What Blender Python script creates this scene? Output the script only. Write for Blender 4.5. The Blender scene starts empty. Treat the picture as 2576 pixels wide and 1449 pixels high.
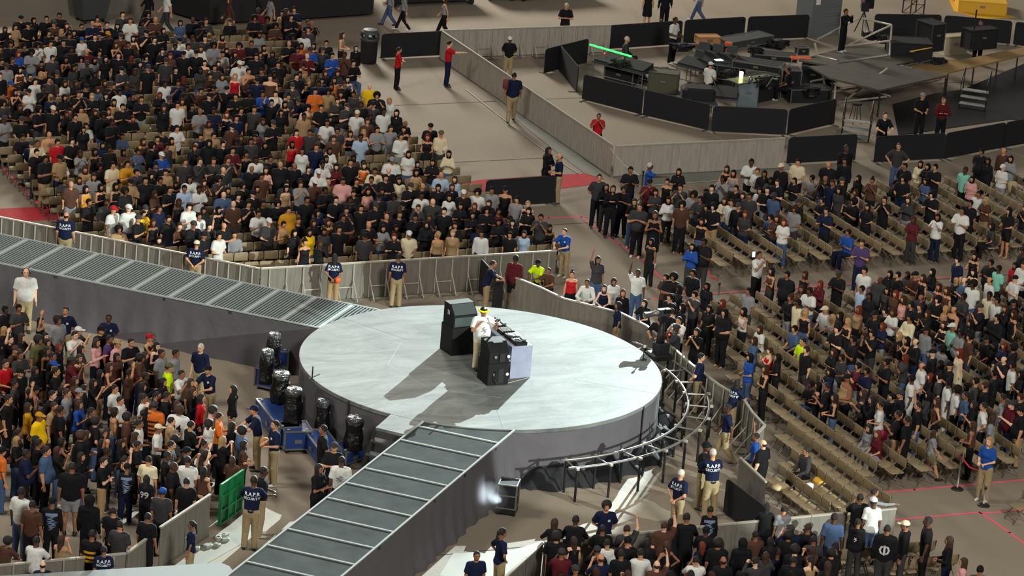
import bpy, math, random
import numpy as np
from mathutils import Vector, Matrix
random.seed(7); RNG = np.random.default_rng(11)
SC = bpy.context.scene
COL = SC.collection
PI = math.pi
def srgb(h):
    if isinstance(h, str):
        h = h.lstrip('#'); h = [int(h[i:i+2], 16)/255 for i in (0, 2, 4)]
    return tuple(((c+0.055)/1.055)**2.4 if c > 0.04045 else c/12.92 for c in h)
# ------------------------------------------------------------------ camera (world: X, Y along the floor grid, stage centre at 0,0)
FPX, PITCH, ROLL, HC, YAW = 8800.0, math.radians(18.2), math.radians(4.75), 33.62, math.radians(25.5)
CX0, CY0 = -38.434, -82.157
cam = bpy.data.cameras.new('camera'); cam.sensor_width = 36.0; cam.lens = 36.0*FPX/2576
cam.clip_start = 1; cam.clip_end = 2000
camo = bpy.data.objects.new('camera', cam); COL.objects.link(camo)
camo.location = (CX0, CY0, HC)
camo.matrix_world = Matrix.Translation((CX0, CY0, HC)) @ Matrix.Rotation(-YAW, 4, 'Z') @ Matrix.Rotation(PI/2-PITCH, 4, 'X') @ Matrix.Rotation(ROLL, 4, 'Z')
SC.camera = camo
SC.view_settings.view_transform = 'Standard'; SC.view_settings.look = 'None'
SC.view_settings.gamma = 1.0; SC.view_settings.use_curve_mapping = False
SC.view_settings.exposure = 0.0
# ------------------------------------------------------------------ light: arena ambience, overhead rig, three follow spots
W = bpy.data.worlds.new('arena'); SC.world = W; W.use_nodes = True
W.node_tree.nodes['Background'].inputs[0].default_value = (1.0, 0.93, 0.84, 1)
W.node_tree.nodes['Background'].inputs[1].default_value = 0.16
def area(name, loc, size, power, col, aim=(0, 0, 0)):
    l = bpy.data.lights.new(name, 'AREA'); l.energy = power; l.size = size; l.color = col
    o = bpy.data.objects.new(name, l); COL.objects.link(o); o.location = loc
    o.rotation_euler = (Vector(aim)-Vector(loc)).to_track_quat('-Z', 'Y').to_euler(); return o
area('house_lights', (17, 82, 27), 14, 33000, (1.0, 0.92, 0.79), (14, 60, 0))
area('house_lights', (-6, -78, 50), 12, 44000, (1.0, 0.95, 0.87), (10, 12, 0))
area('house_lights', (-34, 4, 40), 10, 10500, (1.0, 0.94, 0.85), (-12, -2, 0))
def follow(name, az, el, power, rad, col, dist=100, aim=(0, 0, 1.5), blend=0.12):
    l = bpy.data.lights.new(name, 'SPOT'); l.energy = power; l.color = col; l.spot_size = 2*math.atan(rad/dist)
    l.spot_blend = blend; l.shadow_soft_size = 0.25
    o = bpy.data.objects.new(name, l); COL.objects.link(o)
    a, e = math.radians(az), math.radians(el)
    o.location = (aim[0]+dist*math.cos(e)*math.cos(a), aim[1]+dist*math.cos(e)*math.sin(a), aim[2]+dist*math.sin(e))
    o.rotation_euler = (Vector(aim)-o.location).to_track_quat('-Z', 'Y').to_euler(); return o
follow('follow_spot', 47.5, 18.5, 1600000, 5.7, (0.85, 1.0, 0.98))
follow('follow_spot', -62, 16, 500000, 5.3, (0.92, 1.0, 0.92))
follow('follow_spot', 203, 17, 60000, 5.6, (1.0, 0.97, 0.8), aim=(1.5, 0.6, 1.5))
# ------------------------------------------------------------------ pixel -> place
def at(px, py, z=0.0):
    x = px-1288; y = 724.5-py
    c, s = math.cos(ROLL), math.sin(ROLL)
    X, Y = c*x-s*y, s*x+c*y
    dx, dy, dz = X, FPX*math.cos(PITCH)+Y*math.sin(PITCH), -FPX*math.sin(PITCH)+Y*math.cos(PITCH)
    t = (z-HC)/dz
    c, s = math.cos(YAW), math.sin(YAW)
    return Vector((CX0+(dx*c+dy*s)*t, CY0+(-dx*s+dy*c)*t, z))
def pix(p):
    x, y, z = p[0]-CX0, p[1]-CY0, p[2]-HC
    c, s = math.cos(YAW), math.sin(YAW)
    x, y = x*c-y*s, x*s+y*c
    dep = y*math.cos(PITCH)-z*math.sin(PITCH); Y = (y*math.sin(PITCH)+z*math.cos(PITCH))/dep*FPX; X = x/dep*FPX
    c, s = math.cos(ROLL), math.sin(ROLL)
    return (1288+c*X+s*Y, 724.5-(-s*X+c*Y))
# ------------------------------------------------------------------ materials
MATS = {}
def mat(name, col, rough=0.7, metal=0.0, noise=0.0, nscale=8.0, bump=0.0, bscale=40.0, emis=0.0, spec=0.5, objcol=False, attr=None, coat=0.0, stretch=None, alpha=1.0):
    if name in MATS: return MATS[name]
    m = bpy.data.materials.new(name); m.use_nodes = True; nt = m.node_tree; b = nt.nodes['Principled BSDF']
    c = srgb(col) if isinstance(col, str) else col
    b.inputs['Base Color'].default_value = (*c, 1); b.inputs['Roughness'].default_value = rough; b.inputs['Metallic'].default_value = metal
    b.inputs['Specular IOR Level'].default_value = spec; b.inputs['Coat Weight'].default_value = coat
    src = None
    if objcol:
        n = nt.nodes.new('ShaderNodeObjectInfo'); src = n.outputs['Color']
    if attr:
        n = nt.nodes.new('ShaderNodeVertexColor'); n.layer_name = attr; src = n.outputs['Color']
    tc = nt.nodes.new('ShaderNodeTexCoord'); vec = tc.outputs['Object']
    if stretch:
        mp = nt.nodes.new('ShaderNodeMapping'); mp.inputs['Scale'].default_value = stretch; nt.links.new(vec, mp.inputs[0]); vec = mp.outputs[0]
    if noise:
        nz = nt.nodes.new('ShaderNodeTexNoise'); nz.inputs['Scale'].default_value = nscale; nz.inputs['Detail'].default_value = 5
        nt.links.new(vec, nz.inputs['Vector'])
        mr = nt.nodes.new('ShaderNodeMapRange'); mr.inputs[1].default_value = 0.3; mr.inputs[2].default_value = 0.7
        mr.inputs[3].default_value = 1-noise; mr.inputs[4].default_value = 1+noise; nt.links.new(nz.outputs[0], mr.inputs[0])
        mx = nt.nodes.new('ShaderNodeVectorMath'); mx.operation = 'SCALE'
        if src: nt.links.new(src, mx.inputs[0])
        else: mx.inputs[0].default_value = c
        nt.links.new(mr.outputs[0], mx.inputs['Scale']); src = mx.outputs[0]
    if src: nt.links.new(src, b.inputs['Base Color'])
    if bump:
        nz = nt.nodes.new('ShaderNodeTexNoise'); nz.inputs['Scale'].default_value = bscale; nz.inputs['Detail'].default_value = 3
        nt.links.new(vec, nz.inputs['Vector']); bp = nt.nodes.new('ShaderNodeBump'); bp.inputs['Strength'].default_value = bump
        bp.inputs['Distance'].default_value = 0.05
        nt.links.new(nz.outputs[0], bp.inputs['Height']); nt.links.new(bp.outputs[0], b.inputs['Normal'])
    if emis: b.inputs['Emission Color'].default_value = (*c, 1); b.inputs['Emission Strength'].default_value = emis
    MATS[name] = m; return m
M_FLOOR = mat('concrete_floor', '#8a7f6f', 0.75, noise=0.10, nscale=0.35, bump=0.15, bscale=12)
M_STAGE = mat('painted_stage_deck', '#626866', 0.6, noise=0.42, nscale=0.45, spec=0.15, bump=0.08, bscale=6, stretch=(0.7, 1.6, 1))
_nt = M_STAGE.node_tree; _b = _nt.nodes['Principled BSDF']; _tc = _nt.nodes.new('ShaderNodeTexCoord'); _mp = _nt.nodes.new('ShaderNodeMapping'); _mp.inputs['Rotation'].default_value = (0, 0, .5); _mp.inputs['Scale'].default_value = (.55, 1.5, 1)
_n1 = _nt.nodes.new('ShaderNodeTexNoise'); _n1.inputs['Scale'].default_value = 0.9; _n1.inputs['Detail'].default_value = 8; _n1.inputs['Roughness'].default_value = .68; _n1.inputs['Distortion'].default_value = 1.2
_r = _nt.nodes.new('ShaderNodeValToRGB'); _r.color_ramp.elements[0].position = .33; _r.color_ramp.elements[0].color = (.078, .085, .082, 1); _r.color_ramp.elements[1].position = .68; _r.color_ramp.elements[1].color = (.185, .20, .194, 1)
_nt.links.new(_tc.outputs['Object'], _mp.inputs[0]); _nt.links.new(_mp.outputs[0], _n1.inputs['Vector']); _nt.links.new(_n1.outputs[0], _r.inputs[0]); _nt.links.new(_r.outputs[0], _b.inputs['Base Color'])
M_DECK = mat('walkway_deck', '#3a3f3f', 0.9, noise=0.3, nscale=1.4, spec=0.05)
M_SLAT = mat('ribbed_deck', '#687070', 0.7, spec=0.1, noise=0.08, nscale=2)
M_STRIP = mat('pale_metal_strip', '#959b99', 0.8, metal=0.0, spec=0.1)
M_SKIRT = mat('stage_skirt_cloth', '#4f4c51', 0.75, noise=0.10, nscale=0.9, bump=0.9, bscale=1.3)
M_BLACK = mat('black_cloth', '#15161b', 0.85, noise=0.2, nscale=6)
M_NAVYF = mat('dark_fence_cloth', '#0e1016', 0.8, noise=0.15, nscale=5)
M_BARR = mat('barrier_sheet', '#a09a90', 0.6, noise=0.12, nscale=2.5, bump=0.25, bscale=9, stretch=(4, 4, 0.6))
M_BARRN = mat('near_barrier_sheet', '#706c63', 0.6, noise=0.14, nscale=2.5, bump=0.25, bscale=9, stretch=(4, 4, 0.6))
M_RAIL = mat('barrier_rail', '#aaa699', 0.5, metal=0.2)
M_STEEL = mat('dull_steel', '#8a8a86', 0.4, metal=0.7)
M_DSTEEL = mat('dark_steel', '#2c2c2d', 0.45, metal=0.5)
M_SEAT = mat('tan_vinyl_seat', '#8f7f60', 0.55, noise=0.10, nscale=9)
M_BACK = mat('tan_vinyl_back', '#7d6e52', 0.6, noise=0.12, nscale=9)
M_CHLEG = mat('chair_leg_metal', '#6a6152', 0.45, metal=0.4)
M_TAPE = mat('pink_tape', '#ff5f78', 0.6)
M_CARPET = mat('red_carpet', '#b22e38', 0.9, noise=0.15, nscale=7)
M_PLATE = mat('grey_floor_plate', '#75776f', 0.6, noise=0.1, nscale=1.2)
M_LIP = mat('plate_edge', '#a5a59a', 0.5)
M_SEAM = mat('floor_joint', '#4d453c', 0.9)
M_SKIN = mat('skin', '#b08060', 0.55, objcol=True, spec=0.35)
M_EYE = mat('eye', '#16100e', 0.3); M_LIPS = mat('lips', '#8a4038', 0.5)
M_CLOTH = mat('cloth', '#808080', 0.85, objcol=True, noise=0.10, nscale=14, bump=0.22, bscale=14, spec=0.15)
M_HAIR = mat('hair', '#201510', 0.6, objcol=True, noise=0.25, nscale=30, bump=0.6, bscale=60)
M_SHOE = mat('shoe', '#202020', 0.6, objcol=True)
M_CROWD = mat('crowd_cloth_and_skin', '#808080', 0.8, attr='tint', spec=0.2)
M_PRINT = mat('print_ink', '#dddddd', 0.7, objcol=True)
M_SHINY = mat('clear_plastic_cover', '#2b3033', 0.08, noise=0.4, nscale=9, bump=1.0, bscale=14, coat=1.0, spec=1.0)
M_BAG = mat('black_plastic_bag', '#060607', 0.38, bump=0.9, bscale=9)
M_BLUE = mat('blue_case_panel', '#1c3a7a', 0.45, noise=0.08, nscale=3)
M_GREEN = mat('green_gate_paint', '#0f7a45', 0.45, noise=0.1, nscale=4)
M_SPK = mat('black_speaker_paint', '#0b0c0d', 0.6, bump=0.08, bscale=120, spec=0.25)
M_GRILLE = mat('speaker_grille', '#3a4445', 0.6, metal=0.2, bump=0.1, bscale=200)
M_TABLE = mat('pale_blue_table_cloth', '#8c92a8', 0.8, noise=0.08, nscale=5)
M_WHITE = mat('white_plastic', '#dcdcd6', 0.5); M_CABLE = mat('black_cable', '#101010', 0.5)
M_WOOD = mat('tan_plywood', '#8f7448', 0.6, noise=0.15, nscale=3, stretch=(1, 6, 1))
M_LEDG = mat('green_led', '#20ff40', emis=6.0); M_LEDR = mat('red_led', '#ff2a20', emis=6.0); M_LEDB = mat('cold_screen', '#bfe6ff', emis=2.0)
M_LAMPY = mat('warm_console_lamp', '#ffe9a0', emis=5.0)
M_ORANGE = mat('orange_cloth', '#d8622c', 0.7); M_YEL = mat('yellow_paint', '#d9a92c', 0.6); M_CARD = mat('cardboard', '#a5794e', 0.8)
M_GLASSG = mat('green_tinted_worktop', '#7c8768', 0.25); M_GREYB = mat('blue_grey_panel', '#6d7a83', 0.5); M_DGREY = mat('dark_grey_plastic', '#3b4144', 0.55, noise=0.1)
# ------------------------------------------------------------------ mesh helpers
class MB:
    def __init__(s): s.v = []; s.f = []; s.m = []; s.mi = 0; s.n = 0
    def add(s, vs, fs, mi=None):
        o = s.n; s.v.extend([tuple(x) for x in vs]); s.n = len(s.v)
        s.f.extend([tuple(i+o for i in f) for f in fs]); s.m.extend([s.mi if mi is None else mi]*len(fs)); return s
    def box(s, c, d, rz=0.0, mi=None, bev=0.0, rx=0.0):
        x, y, z = d[0]/2, d[1]/2, d[2]/2
        if bev:
            b = min(bev, x*.9, y*.9); ring = [(-x+b, -y), (x-b, -y), (x, -y+b), (x, y-b), (x-b, y), (-x+b, y), (-x, y-b), (-x, -y+b)]
            k = 1-b/max(x, y)
            vs = [(a, e, -z) for a, e in ring]+[(a, e, z-b*.7) for a, e in ring]+[(a*k, e*k, z) for a, e in ring]
            fs = [tuple(range(7, -1, -1)), tuple(range(16, 24))]+[(i, (i+1) % 8, 8+(i+1) % 8, 8+i) for i in range(8)]+[(8+i, 8+(i+1) % 8, 16+(i+1) % 8, 16+i) for i in range(8)]
        else:
            vs = [(i*x, j*y, k*z) for k in (-1, 1) for i, j in ((-1, -1), (1, -1), (1, 1), (-1, 1))]
            fs = [(3, 2, 1, 0), (4, 5, 6, 7), (0, 1, 5, 4), (1, 2, 6, 5), (2, 3, 7, 6), (3, 0, 4, 7)]
        R = Matrix.Rotation(rz, 3, 'Z') @ Matrix.Rotation(rx, 3, 'X'); c = Vector(c)
        return s.add([R @ Vector(v)+c for v in vs], fs, mi)
    def prism(s, poly, z0, z1, mi=None):
        n = len(poly); area2 = sum(poly[i][0]*poly[(i+1) % n][1]-poly[(i+1) % n][0]*poly[i][1] for i in range(n))
        if area2 < 0: poly = poly[::-1]
        vs = [(p[0], p[1], z0) for p in poly]+[(p[0], p[1], z1) for p in poly]
        return s.add(vs, [tuple(range(n-1, -1, -1)), tuple(range(n, 2*n))]+[(i, (i+1) % n, n+(i+1) % n, n+i) for i in range(n)], mi)
    def pipe(s, pts, r, n=6, mi=None, cap=True):
        pts = [Vector(p) for p in pts]; k = len(pts); vs = []; fs = []
        rr = r if isinstance(r, (list, tuple)) else [r]*k
        for i, p in enumerate(pts):
            t = (pts[min(i+1, k-1)]-pts[max(i-1, 0)]).normalized()
            a = t.cross(Vector((0, 0, 1)) if abs(t.z) < .9 else Vector((1, 0, 0))).normalized(); b = t.cross(a)
            vs += [p+(a*math.cos(2*PI*j/n)+b*math.sin(2*PI*j/n))*rr[i] for j in range(n)]
        for i in range(k-1):
            fs += [(i*n+j, i*n+(j+1) % n, (i+1)*n+(j+1) % n, (i+1)*n+j) for j in range(n)]
        if cap: fs += [tuple(range(n)), tuple(range(k*n-1, (k-1)*n-1, -1))]
        return s.add(vs, fs, mi)
    def lathe(s, prof, c=(0, 0, 0), n=20, mi=None):
        c = Vector(c); vs = []; fs = []; k = len(prof)
        for r, z in prof: vs += [c+Vector((r*math.cos(2*PI*j/n), r*math.sin(2*PI*j/n), z)) for j in range(n)]
        for i in range(k-1): fs += [(i*n+j, i*n+(j+1) % n, (i+1)*n+(j+1) % n, (i+1)*n+j) for j in range(n)]
        fs += [tuple(range(n-1, -1, -1)), tuple(range((k-1)*n, k*n))]
        return s.add(vs, fs, mi)
    def mesh(s, name, mats, smooth=False):
        me = bpy.data.meshes.new(name); me.from_pydata(s.v, [], s.f)
        for m in (mats if isinstance(mats, (list, tuple)) else [mats]): me.materials.append(m)
        me.polygons.foreach_set('material_index', s.m)
        if smooth: me.polygons.foreach_set('use_smooth', [True]*len(s.f))
        me.update(); return me
def new(name, me, parent=None, loc=None, rz=0.0, color=None):
    o = bpy.data.objects.new(name, me); COL.objects.link(o)
    if parent: o.parent = parent
    if loc is not None: o.location = loc
    if rz: o.rotation_euler = (0, 0, rz)
    if color: o.color = (*color, 1)
    return o
def build(mb, name, mats, parent=None, loc=None, rz=0.0, smooth=False): return new(name, mb.mesh(name, mats, smooth), parent, loc, rz)
def tag(o, label, cat, group=None, kind=None):
    o['label'] = label; o['category'] = cat
    if group: o['group'] = group
    if kind: o['kind'] = kind
    return o
def thing(name, label, cat, loc=(0, 0, 0), rz=0.0, group=None, kind=None):
    return tag(new(name, None, None, loc, rz), label, cat, group, kind)
def struct(mb, name, mats, smooth=False):
    o = build(mb, name, mats, smooth=smooth); o['kind'] = 'structure'; return o
def copy_tree(o, parent=None):
    c = o.copy(); COL.objects.link(c); c.parent = parent
    for ch in o.children: copy_tree(ch, c)
    return c
# ------------------------------------------------------------------ floor and setting
mb = MB(); mb.box((10, 40, -0.05), (260, 320, 0.1)); struct(mb, 'floor', M_FLOOR)
def strip_px(name, pts, w, z, m, kind='structure', label=None, cat=None, group=None, h=0.004):
    P = [at(*p) for p in pts]; mb = MB()
    for a, b in zip(P, P[1:]):
        d = (b-a).normalized(); n = Vector((-d.y, d.x, 0))*w/2; e = d*w*.4
        mb.prism([tuple((a-n-e)[:2]), tuple((b-n+e)[:2]), tuple((b+n+e)[:2]), tuple((a+n-e)[:2])], z, z+h)
    o = build(mb, name, m)
    if label: tag(o, label, cat, group)
    else: o['kind'] = kind
    return o
for v, u0, u1 in ((30.2, 9, 40), (23.1, 8.5, 30), (15.9, 8, 12.2), (8.35, 6, 40), (-8.9, -9, 3.9), (-15.3, 3, 30)):
    mb = MB(); mb.box(((u0+u1)/2, v, 0.002), (u1-u0, 0.05, 0.004)); struct(mb, 'floor_joint', M_SEAM)
def poly_px(mb, pts, z, h, mi=0): mb.prism([tuple(at(*p)[:2]) for p in pts], z, z+h, mi)
mb = MB(); poly_px(mb, [(-30, 527), (138, 519), (163, 548), (150, 552), (-30, 562)], 0.001, 0.008)
tag(build(mb, 'red_carpet', M_CARPET), 'red carpet strip on the floor behind the barrier near the corner of the seating', 'carpet')
mb = MB(); poly_px(mb, [(1150, 462), (1215, 452), (1400, 440), (1497, 436), (1512, 441), (1512, 462), (1400, 476), (1222, 487), (1160, 490)], 0.001, 0.008)
tag(build(mb, 'red_carpet', M_CARPET), 'long red carpet passing under the lone black fence in the aisle', 'carpet')
TAPES = [([(-20, 395), (0, 415), (60, 478), (112, 528), (145, 556)], 'pink tape line running down to the red carpet corner'),
 ([(1290, 550), (1380, 548), (1474, 546)], 'pink tape line crossing the aisle beside the woman in a black dress'),
 ([(1460, 544), (1500, 574), (1560, 616), (1622, 662), (1665, 700)], 'pink tape line under the row of people along the chair ends'),
 ([(1640, 752), (1790, 738), (1990, 724), (2200, 711), (2400, 697)], 'long pink tape line in the cross aisle between chair blocks'),
 ([(2140, 1246), (2300, 1232), (2460, 1218), (2600, 1205)], 'pink tape line at the ends of the near chair rows'),
 ([(2205, 1313), (2330, 1301), (2464, 1289), (2540, 1340), (2600, 1385)], 'pink tape line turning a corner on open floor'),
 ([(2466, 1292), (2537, 1287), (2600, 1282)], 'short pink tape line under the folding chairs at the frame edge'),
 ([(-20, 391), (60, 384)], 'short red tape line beside the seated man in black')]
for pts, lab in TAPES: strip_px('tape_line', pts, 0.07, 0.003, M_TAPE, label=lab, cat='tape line', group='pink floor tape lines')
# floor plates along the long barriers
mb = MB(); poly_px(mb, [(1150, 170), (1178, 168), (1370, 320), (1505, 432), (1520, 452), (1470, 437), (1385, 372), (1278, 285), (1235, 242)], 0.002, 0.02)
tag(build(mb, 'floor_plate', M_PLATE), 'long grey floor plate beside the slanting barrier line', 'floor plate')
mb = MB(); poly_px(mb, [(1555, 445), (1600, 443), (1990, 415), (1990, 425), (1850, 440), (1845, 452), (1590, 474), (1560, 470)], 0.002, 0.02)
tag(build(mb, 'floor_plate', M_PLATE), 'grey floor plate at the foot of the barrier by the mixing area', 'floor plate')
strip_px('floor_plate_lip', [(1172, 226), (1240, 280), (1330, 350), (1402, 404), (1452, 436)], 0.06, 0.02, M_LIP, label='pale edge strip of the long grey floor plate', cat='edge strip')
strip_px('floor_plate_lip', [(1578, 472), (1700, 463), (1855, 452)], 0.07, 0.02, M_LIP, label='pale edge strip beside the blue shirted usher by the mixing area', cat='edge strip')
# ------------------------------------------------------------------ round stage
ZS = 1.52; R0 = 5.0
stage = thing('round_stage', 'big round stage with pale scuffed deck and grey cloth skirt', 'stage')
mb = MB(); mb.lathe([(R0-.02, ZS-.12), (R0, ZS-.1), (R0, ZS-.01), (R0-.01, ZS)], n=128)
build(mb, 'stage_deck', M_STAGE, stage)
# eight sided centre lift seam and radial seams
def flat_line(p, q, w, m):
    p, q = Vector(p), Vector(q); d = (q-p).normalized(); n = Vector((-d.y, d.x))*w/2; mb = MB(); mb.prism([tuple(p-n), tuple(q-n), tuple(q+n), tuple(p+n)], ZS, ZS+.0015); return build(mb, 'deck_seam', m, stage)
for k in range(8):
    a, b = PI/8+k*PI/4+.2, PI/8+(k+1)*PI/4+.2
    if k in (5, 6): continue
    flat_line((2.62*math.cos(a), 2.62*math.sin(a)), (2.62*math.cos(b), 2.62*math.sin(b)), .03, mat('pale_seam', '#7f8583', 0.6, spec=.1))
for k in (0, 3, 5, 9, 11, 14):
    a = k*PI/8+.1; flat_line((2.75*math.cos(a), 2.75*math.sin(a)), (4.95*math.cos(a), 4.95*math.sin(a)), .012, mat('faint_seam', '#5a605e', 0.6, spec=.1))
def skirt_wall(mb, pts, z0, z1, flare=0.10, amp=0.035, per=0.55, rows=7, seed=0):
    # cloth hung from an edge: gathers grow towards the hem
    L = [0]
    for a, b in zip(pts, pts[1:]): L.append(L[-1]+(Vector(b)-Vector(a)).length)
    n = max(8, int(L[-1]/0.07)); vs = []; rng = random.Random(seed); ph = [rng.uniform(0, 6) for _ in range(4)]
    for r in range(rows):
        t = r/(rows-1)
        for i in range(n+1):
            s = L[-1]*i/n; j = max(k for k in range(len(L)-1) if L[k] <= s+1e-9)
            a, b = Vector(pts[j]), Vector(pts[j+1]); d = (b-a).normalized(); p = a+d*(s-L[j]); nn = Vector((d.y, -d.x))
            w = math.sin(s*2*PI/per+ph[0]+.6*math.sin(s*.9+ph[1]))*.6+math.sin(s*2*PI/(per*2.7)+ph[2])*.5
            p = p+nn*((flare*t*t)+amp*(t**1.3)*w); vs.append((p.x, p.y, z1+(z0-z1)*t))
    fs = [(r*(n+1)+i, r*(n+1)+i+1, (r+1)*(n+1)+i+1, (r+1)*(n+1)+i) for r in range(rows-1) for i in range(n)]
    mb.add(vs, fs)
def arc(r, a0, a1, n=40, c=(0, 0)): return [(c[0]+r*math.cos(math.radians(a0+(a1-a0)*i/n)), c[1]+r*math.sin(math.radians(a0+(a1-a0)*i/n))) for i in range(n+1)]
mb = MB(); skirt_wall(mb, arc(R0-.03, 150, 396, 90), 0.0, ZS-.03, .03, .012, .9); build(mb, 'stage_skirt', M_SKIRT, stage, smooth=True)
for a in (-158, -52, -12):
    p = (R0+.005)*math.cos(math.radians(a)), (R0+.005)*math.sin(math.radians(a))
    mb = MB(); mb.box((p[0], p[1], ZS/2), (.02, .05, ZS-.06), math.radians(a)); build(mb, 'skirt_seam', M_BLACK, stage)
# small landing wing with steps
c45 = math.sqrt(.5)
wing = thing('stage_landing', 'small pale landing with dark steps between the round stage and near walkway', 'stage landing')
mb = MB(); P = [at(945, 1075, ZS), at(1022, 1093, ZS), at(1062, 1062, ZS), at(985, 1040, ZS)]
mb.prism([tuple(p[:2]) for p in P], ZS-.08, ZS-.004); build(mb, 'landing_deck', M_STAGE, wing)
a, b = P[0], P[1]; d = (b-a).normalized(); n = Vector((d.y, -d.x, 0))
for k in range(4):
    mb = MB(); q = (a+b)/2+n*(.12+.25*k); mb.box((q.x, q.y, 1.22-.3*k), ((b-a).length, .26, .05), math.atan2(d.y, d.x)); build(mb, 'step_tread', M_DGREY, wing)
for q in (a, b):
    mb = MB(); q2 = q+n*1.1; mb.pipe([(q.x, q.y, 1.42), (q2.x, q2.y, .05)], .05, 4); build(mb, 'step_stringer', M_BLACK, wing)
# ------------------------------------------------------------------ two walkways (each runs out at 45 degrees to the grid)
def frame(ang):
    a = math.radians(ang); return Vector((math.cos(a), math.sin(a), 0)), Vector((-math.sin(a), math.cos(a), 0))
def walk(ang, p0, p1, s0, s1, label, ribbed):
    A_, N_ = frame(ang); t = thing('walkway', label, 'walkway')
    def q(s, p): v = A_*s+N_*p; return (v.x, v.y)
    def inner(p): return math.sqrt((R0-.01)**2-p*p)
    n = 10; edge = [q(inner(p0+(p1-p0)*i/n), p0+(p1-p0)*i/n) for i in range(n+1)]
    mb = MB(); mb.prism(edge+[q(s1, p1), q(s1, p0)], ZS-.14, ZS-.03); build(mb, 'walkway_deck', M_DECK, t)
    for p in (p0+.025, p1-.025):
        mb = MB(); mb.box((*q((inner(p)+s1)/2, p), ZS-.02), (s1-inner(p), .05, .05), math.radians(ang)); build(mb, 'edge_rail', M_STRIP, t)
    s = s0
    while s < s1:
        i0 = max(inner(p0), inner(p1))
        if s > min(inner(p0), inner(p1)):
            pa, pb = p0, p1
            if s < i0:
                lim = math.sqrt(max(0, R0*R0-s*s))
                if abs(p1) > abs(p0): pa = p0 if s > inner(p0) else lim*(1 if p1 > 0 else -1); 
                else: pb = p1 if s > inner(p1) else lim*(1 if p0 > 0 else -1)
                if abs(pb-pa) < .2: s += 1.17; continue
            mb = MB(); mb.box((*q(s, (pa+pb)/2), ZS-.018), (.12 if ribbed else .06, abs(pb-pa)-.06, .03), math.radians(ang)); build(mb, 'cross_strip', M_STRIP, t)
        s += 1.17
    if ribbed:
        mb = MB(); s = s0-1.17
        while s < s1:
            for k in range(11):
                x = s+.1+k*.097
                if x > s1 or x < 0: continue
                pa, pb = p0+.05, p1-.05
                ia, ib = inner(pa), inner(pb)
                if x < min(ia, ib)+.01: continue
                if x < max(ia, ib)+.01:
                    lim = -math.sqrt(max(0, R0*R0-x*x))
                    pa, pb = (pa, min(pb, lim-.02)) if x > ia else (pa, pb)
                    if pb-pa < .1: continue
                mb.box((*q(x, (pa+pb)/2), ZS-.015), (.042, pb-pa, .028), math.radians(ang))
            s += 1.17
        build(mb, 'deck_rib', M_SLAT, t)
    for p, sg, sd in ((p0, 1, 3), (p1, -1, 5)):
        a, b = q(inner(p)-.02, p), q(s1, p)
        if sg < 0: a, b = b, a
        # keep outward normal (d.y,-d.x) pointing away from the deck
        mb = MB(); skirt_wall(mb, [a, b], 0.0, ZS-.05, .22 if not ribbed else .10, .07 if not ribbed else .03, .7, seed=sd)
        build(mb, 'walkway_skirt', M_SKIRT, t, smooth=True)
    return t
walk(135, -2.75, -0.3, 5.02, 19, 'long ribbed grey walkway leaving the round stage past the far guards', True)
walk(-135, 0.3, 2.64, 5.35, 19, 'near walkway with dark panels and thin pale cross strips', False)
mb = MB(); P = [at(200, 1449, 1.25), at(240, 1433, 1.25), at(555, 1415, 1.25), at(575, 1422, 1.25), at(610, 1460, 1.25), at(300, 1520, 1.25)]
rt = thing('side_ramp', 'plain grey ramp top beside the near walkway at the frame bottom', 'ramp')
P = [at(-20, 1449, 1.25), at(140, 1440, 1.25), at(555, 1415, 1.25), at(577, 1424, 1.25), at(600, 1455, 1.25), at(600, 1530, 1.25), at(-20, 1560, 1.25)]
mb = MB(); mb.prism([tuple(p[:2]) for p in P], 1.17, 1.25); build(mb, 'ramp_deck', mat('grey_ramp_top', '#737a79', .7), rt)
mb = MB(); mb.prism([tuple((p*.0+Vector((p.x, p.y, 0)))[:2]) for p in P], 0, 1.165); build(mb, 'ramp_skirt', M_SKIRT, rt)
# lit floor cover sheets
mb = MB(); poly_px(mb, [(1105, 1449), (1140, 1392), (1290, 1384), (1372, 1360), (1375, 1380), (1262, 1460)], 0.002, 0.006)
tag(build(mb, 'floor_sheet', mat('pale_floor_sheet', '#8a877a', .6)), 'pale floor covering sheet beside the near walkway and guards', 'floor sheet')
mb = MB(); poly_px(mb, [(490, 1395), (560, 1352), (640, 1300), (665, 1302), (650, 1345), (520, 1418), (478, 1420)], 0.002, 0.006)
tag(build(mb, 'floor_sheet', MATS['pale_floor_sheet']), 'pale floor covering sheet under the guard by the green gate', 'floor sheet')
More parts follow.
